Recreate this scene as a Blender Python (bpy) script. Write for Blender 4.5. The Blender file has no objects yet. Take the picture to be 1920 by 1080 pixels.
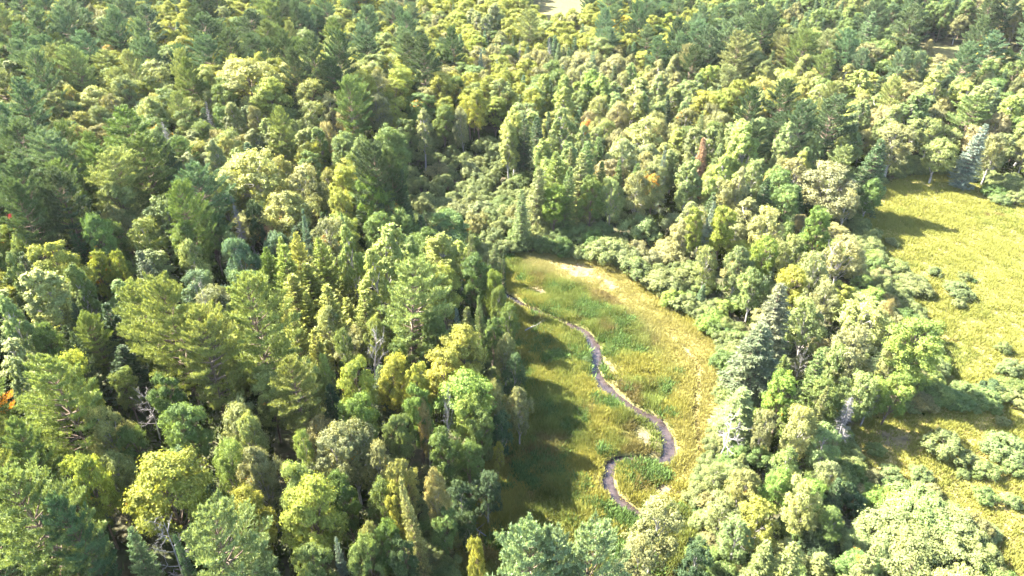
import bpy, math, random
import numpy as np
from mathutils import Vector

random.seed(7)
rng = np.random.default_rng(7)
R = math.radians
S = bpy.context.scene
COL = S.collection

# ------------------------------------------------------------------ camera, sky, sun, exposure
CAM_H, PITCH, HFOV = 65.0, R(33.0), R(73.0)
cam_data = bpy.data.cameras.new("camera")
cam = bpy.data.objects.new("camera", cam_data)
COL.objects.link(cam)
cam.location = (0, 0, CAM_H)
cam.rotation_euler = (math.pi / 2 - PITCH, 0, 0)
cam_data.sensor_width = 36.0
cam_data.lens = 18.0 / math.tan(HFOV / 2)
cam_data.clip_start, cam_data.clip_end = 1.0, 9000.0
S.camera = cam

SUN_EL, SUN_AZ = R(42.0), R(24.0)          # azimuth: turned from due left (-X) towards the far side (+Y)
sun_vec = Vector((-math.cos(SUN_EL) * math.cos(SUN_AZ), math.cos(SUN_EL) * math.sin(SUN_AZ), math.sin(SUN_EL)))
world = bpy.data.worlds.new("World")
S.world = world
world.use_nodes = True
wn = world.node_tree
sky = wn.nodes.new("ShaderNodeTexSky")
sky.sky_type = 'NISHITA'
sky.sun_disc = False
sky.sun_elevation = SUN_EL
sky.sun_rotation = math.atan2(sun_vec.x, sun_vec.y)
sky.air_density, sky.dust_density = 1.0, 1.5
wn.links.new(sky.outputs[0], wn.nodes["Background"].inputs[0])
wn.nodes["Background"].inputs[1].default_value = 0.085
sun_d = bpy.data.lights.new("sun", 'SUN')
sun_d.energy, sun_d.angle, sun_d.color = 5.0, R(0.53), (1.0, 0.935, 0.82)
sun = bpy.data.objects.new("sun", sun_d)
COL.objects.link(sun)
sun.rotation_euler = sun_vec.to_track_quat('Z', 'Y').to_euler()
sun.location = (-80, 20, 120)
S.view_settings.view_transform = 'Standard'
S.view_settings.look = 'None'
S.view_settings.gamma = 1.0
S.view_settings.use_curve_mapping = False
S.view_settings.exposure = 4.1
S.cycles.use_denoising = True
S.cycles.max_bounces = 6
S.cycles.diffuse_bounces = 3
S.cycles.transmission_bounces = 4
S.cycles.glossy_bounces = 2

# ------------------------------------------------------------------ survey: from photo pixels to the land
F = 960.0 / math.tan(HFOV / 2)
cp, sp = math.cos(PITCH), math.sin(PITCH)


def vnoise(x, y, scale, seed=0):
    """Smooth value noise 0..1 on arrays."""
    g = np.random.default_rng(1000 + seed).random((256, 256))
    u, v = np.asarray(x) / scale + 57.3 + seed * 3.1, np.asarray(y) / scale + 31.7
    i, j = np.floor(u).astype(int), np.floor(v).astype(int)
    fu, fv = u - i, v - j
    fu, fv = fu * fu * (3 - 2 * fu), fv * fv * (3 - 2 * fv)
    i0, i1, j0, j1 = i % 256, (i + 1) % 256, j % 256, (j + 1) % 256
    return (g[i0, j0] * (1 - fu) + g[i1, j0] * fu) * (1 - fv) + (g[i0, j1] * (1 - fu) + g[i1, j1] * fu) * fv


def fbm(x, y, scale, seed=0, octs=3):
    t, a, n = 0, 1.0, 0
    for k in range(octs):
        t = t + a * vnoise(x, y, scale / 2 ** k, seed + k)
        n += a
        a *= 0.5
    return t / n


def sstep(a, b, x):
    t = np.clip((np.asarray(x, float) - a) / (b - a), 0, 1)
    return t * t * (3 - 2 * t)


def hills(x, y):
    x, y = np.asarray(x, float), np.asarray(y, float)
    left = sstep(15, 120, -x - 0.1 * y) * 9
    far = sstep(170, 420, y) * 12
    right = sstep(70, 240, x + 0.35 * (y - 150)) * sstep(150, 220, y) * 8
    bumps = (fbm(x, y, 38, 3) - 0.5) * 3.5 * sstep(8, 45, np.abs(x - 20) + 0.4 * np.maximum(0, y - 130))
    bumps = bumps + 7.0 * np.exp(-((x + 47) ** 2 + (y - 174) ** 2) / (2 * 18.0 ** 2)) - 3.0 * np.exp(-((x + 22) ** 2 + (y - 148) ** 2) / (2 * 14.0 ** 2))  # rise added so its trees shade the gully; hollow for the gully floor
    return left + far + right + bumps + (fbm(x, y, 9, 5) - 0.5) * 0.35


def at(px, py, h=0.0):
    """Ground position (x, y, z) of what stands h metres tall with its top at photo pixel (px, py)."""
    u, v = (px - 960.0) / F, (540.0 - py) / F
    d = np.array([u, cp + v * sp, -sp + v * cp])
    z = h
    for _ in range(14):
        t = (z - CAM_H) / d[2]
        z = 0.5 * z + 0.5 * (float(hills(t * d[0], t * d[1])) + h)
    t = (z - CAM_H) / d[2]
    return t * d[0], t * d[1], z - h, t


def pix(x, y, z):
    """Where a point of the land shows in the photo; only used to name things by their neighbours."""
    x, y, z = np.asarray(x, float), np.asarray(y, float), np.asarray(z, float) - CAM_H
    dep = y * cp - z * sp
    return 960 + F * x / dep, 540 - F * (y * sp + z * cp) / dep, dep


def poly(pts):
    return np.array([at(a, b)[:2] for a, b in pts])


def inside(x, y, P):
    x, y = np.asarray(x), np.asarray(y)
    r = np.zeros(x.shape, bool)
    j = len(P) - 1
    for i in range(len(P)):
        xi, yi, xj, yj = P[i, 0], P[i, 1], P[j, 0], P[j, 1]
        c = ((yi > y) != (yj > y)) & (x < (xj - xi) * (y - yi) / (yj - yi + 1e-12) + xi)
        r ^= c
        j = i
    return r


def edge_dist(x, y, P, closed=True):
    """Distance to a polyline, and the parameter along it."""
    x, y = np.asarray(x, float), np.asarray(y, float)
    best = np.full(x.shape, 1e9)
    par = np.zeros(x.shape)
    n = len(P)
    for i in range(n if closed else n - 1):
        a, b = P[i], P[(i + 1) % n]
        ab = b - a
        t = np.clip(((x - a[0]) * ab[0] + (y - a[1]) * ab[1]) / (ab @ ab + 1e-12), 0, 1)
        d = np.hypot(x - a[0] - t * ab[0], y - a[1] - t * ab[1])
        m = d < best
        best[m] = d[m]
        par[m] = (i + t)[m]
    return best, par


MEADOW = poly([(925, 478), (1010, 472), (1090, 488), (1170, 497), (1230, 555), (1290, 590), (1350, 650), (1362, 760), (1330, 835), (1310, 900),
               (1310, 1000), (1300, 1100), (1180, 1180), (1000, 1200), (840, 1180), (850, 1050), (880, 960), (915, 850), (940, 720), (935, 600)])
FIELD = poly([(1590, 385), (1640, 350), (1700, 332), (1790, 326), (1850, 352), (1920, 380), (2150, 430), (2300, 700), (2300, 1150), (1890, 1150),
              (1840, 1010), (1700, 930), (1600, 900), (1590, 830), (1600, 775), (1740, 772), (1760, 690), (1715, 600), (1660, 540), (1640, 470)])
CLEARING = [poly([(975, -14), (1130, -14), (1112, 30), (1090, 85), (1005, 85), (985, 30)]), poly([(1690, 84), (1730, 76), (1800, 90), (1910, 94), (1910, 170), (1800, 178), (1705, 165)])]
THICKET = poly([(690, 300), (830, 262), (960, 270), (1000, 400), (1150, 415), (1230, 420), (1290, 560), (1310, 620), (1230, 560), (1170, 500),
                (1090, 490), (1010, 474), (900, 476), (845, 466), (775, 462), (715, 420), (690, 340)])
DAMP = poly([(905, 440), (980, 440), (1010, 474), (925, 480)])

sx = [(925, 535, 12), (950, 552, 13), (978, 568, 14), (1010, 583, 15), (1050, 600, 16), (1090, 617, 17), (1105, 630, 20), (1114, 650, 22), (1119, 670, 22), (1111, 685, 20),
      (1121, 704, 22), (1140, 727, 24), (1165, 752, 24), (1200, 772, 24), (1233, 790, 24), (1250, 815, 23), (1258, 845, 22), (1246, 861, 20), (1215, 862, 18),
      (1180, 857, 19), (1152, 862, 24), (1143, 885, 23), (1145, 910, 22), (1160, 935, 22), (1185, 955, 22), (1215, 975, 20), (1238, 988, 18)]
_c = np.array([at(a, b)[:2] for a, b, w in sx])
_w = np.array([1.0 * w * at(a, b)[3] / F for a, b, w in sx])
ctrl = np.column_stack([_c, _w])


def catmull(P, n):
    out = []
    for i in range(len(P) - 1):
        p0, p1, p2, p3 = P[max(i - 1, 0)], P[i], P[i + 1], P[min(i + 2, len(P) - 1)]
        for k in range(n):
            t = k / n
            out.append(0.5 * (2 * p1 + (p2 - p0) * t + (2 * p0 - 5 * p1 + 4 * p2 - p3) * t * t + (3 * p1 - p0 - 3 * p2 + p3) * t ** 3))
    out.append(P[-1])
    return np.array(out)


STREAM = catmull(ctrl, 6)


def stream_depth(x, y):
    d, p = edge_dist(x, y, STREAM[:, :2], closed=False)
    half = np.interp(p, np.arange(len(STREAM)), STREAM[:, 2]) / 2
    half = half * (0.52 + 0.55 * vnoise(x, y, 2.8, 8) + 0.35 * vnoise(x, y, 0.9, 9))
    return d, half


def ground_z(x, y):
    z = hills(x, y)
    d, half = stream_depth(x, y)
    return z - 0.72 * (1 - sstep(0.75, 1.35, d / half))


# ------------------------------------------------------------------ materials
def mat(name):
    m = bpy.data.materials.new(name)
    m.use_nodes = True
    nt = m.node_tree
    for n in list(nt.nodes):
        nt.nodes.remove(n)
    out = nt.nodes.new("ShaderNodeOutputMaterial")

    def N(t, **kw):
        n = nt.nodes.new(t)
        for k, v in kw.items():
            if k.startswith("i_"):
                n.inputs[int(k[2:])].default_value = v
            else:
                setattr(n, k, v)
        return n

    def L(a, b):
        nt.links.new(a, b)
    return m, N, L, out


def mix(N, L, fac, a, b, mode='MIX'):
    n = N("ShaderNodeMix", data_type='RGBA', blend_type=mode)
    for sock, v in ((0, fac), (6, a), (7, b)):
        if hasattr(v, "links") or hasattr(v, "is_linked"):
            L(v, n.inputs[sock])
        else:
            n.inputs[sock].default_value = v if sock == 0 else (*v, 1.0)
    return n.outputs[2]


def maprange(N, L, v, a, b, c, d):
    n = N("ShaderNodeMapRange", i_1=a, i_2=b, i_3=c, i_4=d)
    L(v, n.inputs[0])
    return n.outputs[0]


def foliage_material(name, transl=0.35, spec=0.25, fixed=None):
    """Leaf colour = the tree's own colour, varied from leaf to leaf and clump to clump; object alpha sets how much has turned."""
    m, N, L, out = mat(name)
    oi = N("ShaderNodeObjectInfo")
    at_ = N("ShaderNodeAttribute", attribute_name="leaf_var")
    sep = N("ShaderNodeSeparateColor")
    L(at_.outputs["Color"], sep.inputs[0])
    leaf, clump, turn = sep.outputs[0], sep.outputs[1], sep.outputs[2]
    val = maprange(N, L, leaf, 0, 1, 0.68, 1.32)
    base = mix(N, L, 1.0, oi.outputs["Color"] if fixed is None else fixed, val, 'MULTIPLY')
    v2 = maprange(N, L, clump, 0, 1, 0.74, 1.26)
    base = mix(N, L, 1.0, base, v2, 'MULTIPLY')
    warm = mix(N, L, 1.0, base, (1.22, 1.05, 0.75), 'MULTIPLY')
    cw = maprange(N, L, clump, 0.45, 1.0, 0.0, 0.65)
    base = mix(N, L, cw, base, warm)
    # turned leaves: yellow to orange
    tn = N("ShaderNodeMath", operation='SUBTRACT', i_0=1.0)
    if fixed is None:
        L(oi.outputs["Alpha"], tn.inputs[1])
    else:
        tn.inputs[1].default_value = 0.03
    gt = N("ShaderNodeMath", operation='GREATER_THAN')
    L(turn, gt.inputs[0])
    L(tn.outputs[0], gt.inputs[1])
    tcol = mix(N, L, leaf, (0.30, 0.20, 0.02), (0.36, 0.12, 0.02))
    base = mix(N, L, gt.outputs[0], base, tcol)
    p = N("ShaderNodeBsdfPrincipled")
    L(base, p.inputs["Base Color"])
    p.inputs["Roughness"].default_value = 0.55
    p.inputs["Specular IOR Level"].default_value = spec
    tr = N("ShaderNodeBsdfTranslucent")
    tcol2 = mix(N, L, 1.0, base, (1.25, 1.2, 0.7), 'MULTIPLY')
    L(tcol2, tr.inputs[0])
    ms = N("ShaderNodeMixShader", i_0=transl)
    L(p.outputs[0], ms.inputs[1])
    L(tr.outputs[0], ms.inputs[2])
    L(ms.outputs[0], out.inputs[0])
    return m


def bark_material(name, c1, c2, scale=6.0):
    m, N, L, out = mat(name)
    tc = N("ShaderNodeTexCoord")
    mp = N("ShaderNodeMapping")
    mp.inputs["Scale"].default_value = (scale, scale, scale * 0.35)
    L(tc.outputs["Object"], mp.inputs[0])
    nz = N("ShaderNodeTexNoise")
    nz.inputs["Scale"].default_value = 1.0
    nz.inputs["Detail"].default_value = 5
    L(mp.outputs[0], nz.inputs["Vector"])
    f = maprange(N, L, nz.outputs[0], 0.35, 0.65, 0, 1)
    c = mix(N, L, f, c1, c2)
    p = N("ShaderNodeBsdfPrincipled")
    p.inputs["Roughness"].default_value = 0.9
    p.inputs["Specular IOR Level"].default_value = 0.1
    L(c, p.inputs["Base Color"])
    bp = N("ShaderNodeBump")
    bp.inputs["Strength"].default_value = 0.5
    bp.inputs["Distance"].default_value = 0.05
    L(nz.outputs[0], bp.inputs["Height"])
    L(bp.outputs[0], p.inputs["Normal"])
    L(p.outputs[0], out.inputs[0])
    return m


LEAF = foliage_material("leaf_foliage", 0.32, 0.10)
NEEDLE = foliage_material("needle_foliage", 0.24, 0.12)
BARK = bark_material("brown_bark", (0.07, 0.05, 0.035), (0.15, 0.115, 0.085))
PALE_BARK = bark_material("pale_birch_bark", (0.27, 0.25, 0.22), (0.11, 0.10, 0.085), 3)
DEAD_BARK = bark_material("weathered_grey_wood", (0.12, 0.11, 0.104), (0.19, 0.178, 0.17), 4)


def grass_material():
    m, N, L, out = mat("meadow_blades")
    a = N("ShaderNodeAttribute", attribute_name="tint")
    d = N("ShaderNodeBsdfDiffuse")
    t = N("ShaderNodeBsdfTranslucent")
    L(a.outputs[0], d.inputs[0])
    L(a.outputs[0], t.inputs[0])
    ms = N("ShaderNodeMixShader", i_0=0.3)
    L(d.outputs[0], ms.inputs[1])
    L(t.outputs[0], ms.inputs[2])
    L(ms.outputs[0], out.inputs[0])
    return m


GRASS = grass_material()


def ground_material():
    m, N, L, out = mat("ground_soil")
    a = N("ShaderNodeAttribute", attribute_name="surface")
    sep = N("ShaderNodeSeparateColor")
    L(a.outputs["Color"], sep.inputs[0])
    sand, mead, gold = sep.outputs
    tc = N("ShaderNodeTexCoord")
    n1 = N("ShaderNodeTexNoise")
    n1.inputs["Scale"].default_value = 1.6
    n1.inputs["Detail"].default_value = 8
    L(tc.outputs["Object"], n1.inputs["Vector"])
    n2 = N("ShaderNodeTexNoise")
    n2.inputs["Scale"].default_value = 0.35
    n2.inputs["Detail"].default_value = 6
    L(tc.outputs["Object"], n2.inputs["Vector"])
    f1 = maprange(N, L, n1.outputs[0], 0.35, 0.65, 0, 1)
    f2 = maprange(N, L, n2.outputs[0], 0.35, 0.65, 0, 1)
    litter = mix(N, L, f1, (0.025, 0.021, 0.013), (0.055, 0.044, 0.026))
    litter = mix(N, L, f2, litter, (0.04, 0.05, 0.02))
    green = mix(N, L, f1, (0.06, 0.075, 0.02), (0.11, 0.125, 0.035))
    straw = mix(N, L, f1, (0.15, 0.115, 0.04), (0.21, 0.165, 0.06))
    turf = mix(N, L, gold, green, straw)
    base = mix(N, L, mead, litter, turf)
    sandc = mix(N, L, f1, (0.046, 0.035, 0.022), (0.092, 0.072, 0.048))
    base = mix(N, L, sand, base, sandc)
    p = N("ShaderNodeBsdfPrincipled")
    p.inputs["Roughness"].default_value = 0.95
    p.inputs["Specular IOR Level"].default_value = 0.1
    L(base, p.inputs["Base Color"])
    bp = N("ShaderNodeBump")
    bp.inputs["Strength"].default_value = 0.8
    bp.inputs["Distance"].default_value = 0.25
    L(n1.outputs[0], bp.inputs["Height"])
    L(bp.outputs[0], p.inputs["Normal"])
    L(p.outputs[0], out.inputs[0])
    return m


def water_material():
    m, N, L, out = mat("stream_water")
    tc = N("ShaderNodeTexCoord")
    n1 = N("ShaderNodeTexNoise")
    n1.inputs["Scale"].default_value = 1.2
    n1.inputs["Detail"].default_value = 4
    L(tc.outputs["Object"], n1.inputs["Vector"])
    f = maprange(N, L, n1.outputs[0], 0.3, 0.7, 0, 1)
    c = mix(N, L, f, (0.010, 0.008, 0.008), (0.036, 0.027, 0.025))
    p = N("ShaderNodeBsdfPrincipled")
    p.inputs["Roughness"].default_value = 0.04
    p.inputs["IOR"].default_value = 1.33
    L(c, p.inputs["Base Color"])
    bp = N("ShaderNodeBump")
    bp.inputs["Strength"].default_value = 0.5
    bp.inputs["Distance"].default_value = 0.12
    n3 = N("ShaderNodeTexNoise")
    n3.inputs["Scale"].default_value = 1.8
    n3.inputs["Detail"].default_value = 3
    L(tc.outputs["Object"], n3.inputs["Vector"])
    L(n3.outputs[0], bp.inputs["Height"])
    L(bp.outputs[0], p.inputs["Normal"])
    L(p.outputs[0], out.inputs[0])
    return m


# ------------------------------------------------------------------ mesh helpers
def make_mesh(name, V, faces, material, attr=None, attr_name="leaf_var", smooth=False, slots=None):
    """V (n,3); faces: list of (m,k) index arrays; attr (n,3) colour per vertex; slots: material index per face array."""
    me = bpy.data.meshes.new(name)
    me.vertices.add(len(V))
    me.vertices.foreach_set("co", np.asarray(V, np.float32).ravel())
    loops = np.concatenate([f.ravel() for f in faces])
    sizes = np.concatenate([np.full(len(f), f.shape[1]) for f in faces])
    me.loops.add(len(loops))
    me.loops.foreach_set("vertex_index", loops.astype(np.int32))
    me.polygons.add(len(sizes))
    starts = np.concatenate([[0], np.cumsum(sizes)[:-1]]).astype(np.int32)
    me.polygons.foreach_set("loop_start", starts)
    if attr is not None:
        ca = me.color_attributes.new(attr_name, 'FLOAT_COLOR', 'POINT')
        ca.data.foreach_set("color", np.column_stack([attr, np.ones(len(attr))]).astype(np.float32).ravel())
    for mt in (material if isinstance(material, (list, tuple)) else [material]):
        me.materials.append(mt)
    if slots is not None:
        me.polygons.foreach_set("material_index", np.concatenate([np.full(len(f), s) for f, s in zip(faces, slots)]).astype(np.int32))
    me.update(calc_edges=True)
    me.polygons.foreach_set("use_smooth", np.full(len(sizes), smooth))
    return me


class Wood:
    """Tapered tubes gathered into one mesh."""
    def __init__(self):
        self.V, self.Fq, self.n = [], [], 0

    def tube(self, pts, rad, k=6):
        pts = np.asarray(pts, float)
        n = len(pts)
        tang = np.gradient(pts, axis=0)
        tang /= np.linalg.norm(tang, axis=1)[:, None] + 1e-9
        ref = np.array([1.0, 0, 0]) if abs(tang[0][0]) < 0.8 else np.array([0, 1.0, 0])
        a = np.cross(tang, ref)
        a /= np.linalg.norm(a, axis=1)[:, None] + 1e-9
        b = np.cross(tang, a)
        th = np.arange(k) * 2 * math.pi / k
        ring = pts[:, None] + np.asarray(rad)[:, None, None] * (np.cos(th)[None, :, None] * a[:, None] + np.sin(th)[None, :, None] * b[:, None])
        self.V.append(ring.reshape(-1, 3))
        i, j = np.meshgrid(np.arange(n - 1), np.arange(k), indexing='ij')
        j2 = (j + 1) % k
        f = np.stack([i * k + j, i * k + j2, (i + 1) * k + j2, (i + 1) * k + j], -1).reshape(-1, 4) + self.n
        self.Fq.append(f)
        self.n += n * k

    def arrays(self):
        return np.concatenate(self.V), np.concatenate(self.Fq)

    def mesh(self, name, material):
        v, f = self.arrays()
        return make_mesh(name, v, [f], material, smooth=True)


def unit(v):
    return v / (np.linalg.norm(v, axis=-1, keepdims=True) + 1e-9)


def rdirs(n, g):
    return unit(g.normal(size=(n, 3)))


def leaf_quads(C, Nrm, size, aspect, g, grow=None):
    """Rhombic leaf sprays at C facing Nrm; grow: direction the long axis leans to."""
    n = len(C)
    r = rdirs(n, g) if grow is None else unit(grow + 0.45 * g.normal(size=(n, 3)))
    t = unit(r - (r * Nrm).sum(1)[:, None] * Nrm)
    b = np.cross(Nrm, t)
    s = np.asarray(size)[:, None]
    droop = -0.25 * Nrm
    V = np.stack([C - t * s, C + b * s * aspect, C + (t + droop) * s, C - b * s * aspect], 1).reshape(-1, 3)
    return V, np.arange(4 * n).reshape(-1, 4)


def needle_tris(P, D, length, width, g):
    n = len(P)
    side = unit(np.cross(D, rdirs(n, g)))
    w = (np.asarray(width) / 2)[:, None]
    V = np.stack([P - side * w, P + side * w, P + D * np.asarray(length)[:, None]], 1).reshape(-1, 3)
    return V, np.arange(3 * n).reshape(-1, 3)


# ------------------------------------------------------------------ tree prototypes: (H, R, trunk mesh, crown mesh)
def broadleaf(kind, seed, H, Rr, base, lobes, sub, nl, leaf, bark, style):
    g = np.random.default_rng(seed)
    lobes = int(lobes * 1.35)
    sub = int(sub * 0.9)
    zc, V = H * (1 + base) / 2, H * (1 - base) / 2
    C, Rl, lobe_tag = [], [], []
    golden = math.pi * (3 - math.sqrt(5))
    for i in range(lobes):
        f = (i + 0.5) / lobes
        cz = 1 - 1.75 * f
        a = i * golden + g.uniform(-0.4, 0.4)
        rr = math.sqrt(max(0, 1 - cz * cz))
        if style == 'poplar':
            k = 0.50 + g.uniform(-0.08, 0.12)
            prof = (1.0 if cz < 0.2 else 1 - 0.25 * (cz - 0.2))
            C.append((math.cos(a) * rr * Rr * k * prof, math.sin(a) * rr * Rr * k * prof, zc + cz * V * 0.66 + g.uniform(-.06, .06) * V))
            Rl.append(Rr * g.uniform(0.24, 0.42))
        elif style == 'mound':
            k = 0.64 + g.uniform(-0.2, 0.22)
            C.append((math.cos(a) * rr * Rr * k, math.sin(a) * rr * Rr * k, max(0.14 * H, zc + cz * V * 0.55 * g.uniform(0.6, 1.35))))
            Rl.append(Rr * g.uniform(0.20, 0.44))
        else:
            k = 0.58 + g.uniform(-0.14, 0.14)
            C.append((math.cos(a) * rr * Rr * k, math.sin(a) * rr * Rr * k, zc + cz * V * (0.62 + g.uniform(-.08, .1))))
            Rl.append(Rr * g.uniform(0.20, 0.46))
    C, Rl = np.array(C), np.array(Rl)
    if style != 'mound':
        C[0, :2] *= 0.3
    # clumps on every lobe
    L = np.repeat(np.arange(lobes), sub)
    d = rdirs(len(L), g)
    d[:, 2] = np.abs(d[:, 2]) * np.where(g.random(len(L)) < 0.78, 1, -0.8)
    outw = unit(C[L] - np.array([0, 0, zc - 0.3 * V]))
    d = unit(d + 0.45 * outw)
    sq = np.array([1, 1, {'poplar': 1.25, 'mound': 0.85, 'maple': 0.78, 'round': 0.95}[style]])
    if style == 'poplar':
        d = d * np.column_stack([1 - 0.35 * np.clip(d[:, 2], 0, 1), 1 - 0.35 * np.clip(d[:, 2], 0, 1), np.ones(len(d))])
    sc = C[L] + d * sq * (Rl[L] * g.uniform(0.62, 1.12, len(L)))[:, None]
    sr = Rl[L] * g.uniform(0.20, 0.36, len(L))
    shp = {'poplar': np.array([1.0, 1.0, 1.0]), 'mound': np.array([1, 1, 0.8]), 'maple': np.array([1.25, 1.25, 0.55]), 'round': np.array([1, 1, 0.9])}[style]
    K = np.repeat(np.arange(len(sc)), nl)
    off = rdirs(len(K), g) * (g.random(len(K)) ** 0.45 * np.where(g.random(len(K)) < 0.16, 1.9, 1.0))[:, None]
    P = sc[K] + off * shp * sr[K][:, None]
    if style == 'mound':
        P[:, 2] = np.maximum(P[:, 2], 0.12)
    nr = unit(0.75 * d[K] + 0.55 * off + np.array([0, 0, 0.35]) + 0.55 * g.normal(size=P.shape))
    up = {'poplar': np.array([0, 0, 1.0]), 'mound': np.array([0, 0, 0.4])}.get(style)
    Vq, Fq = leaf_quads(P, nr, leaf * g.uniform(0.7, 1.3, len(P)), 0.55, g, None if up is None else up + 0.3 * d[K])
    lobe_v, clump_v, turn_v = g.random(lobes), g.random(len(sc)), g.random(len(sc))
    lobe_turn = g.random(lobes)
    A = np.column_stack([g.random(len(P)), 0.5 * clump_v[K] + 0.5 * lobe_v[L][K], np.clip(0.55 * lobe_turn[L][K] + 0.35 * turn_v[K] + 0.1 * g.random(len(P)), 0, 1)])
    top = Vq[:, 2].max()
    crown = make_mesh(kind + "_crown", Vq, [Fq], LEAF, np.repeat(A, 4, 0))
    w = Wood()
    tr = 0.011 * H + 0.02 * Rr
    if style == 'mound':
        for c in C:
            a = np.array([g.normal() * 0.25, g.normal() * 0.25, -0.2])
            m = (a + c) / 2 + np.array([0, 0, 0.2])
            w.tube([a, m, c], [0.07, 0.05, 0.02], 5)
    else:
        bend = g.normal(size=2) * 0.02 * H
        tz = np.linspace(-0.4, H * 0.82, 8)
        tp = np.column_stack([bend[0] * np.sin(tz / H * 3), bend[1] * np.sin(tz / H * 2.4), tz])
        w.tube(tp, np.linspace(tr * 1.25, tr * 0.18, 8), 8)
        for c in C:
            h0 = np.clip(c[2] - np.hypot(c[0], c[1]) * g.uniform(0.7, 1.2) - 0.6, base * H * 0.75, H * 0.75)
            a = np.array([np.interp(h0, tz, tp[:, 0]), np.interp(h0, tz, tp[:, 1]), h0])
            m = a + (c - a) * 0.5 + np.array([0, 0, 0.12 * np.linalg.norm(c - a)]) + g.normal(size=3) * 0.1
            w.tube([a, m, c], [tr * 0.42, tr * 0.28, tr * 0.1], 5)
            for _ in range(3):
                e = c + rdirs(1, g)[0] * Rr * 0.3
                w.tube([m, (m + e) / 2 + g.normal(size=3) * 0.12, e], [tr * 0.2, tr * 0.13, tr * 0.04], 4)
    return dict(H=top, R=Rr, trunk=w.mesh(kind + "_trunk", bark), crown=crown)


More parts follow.
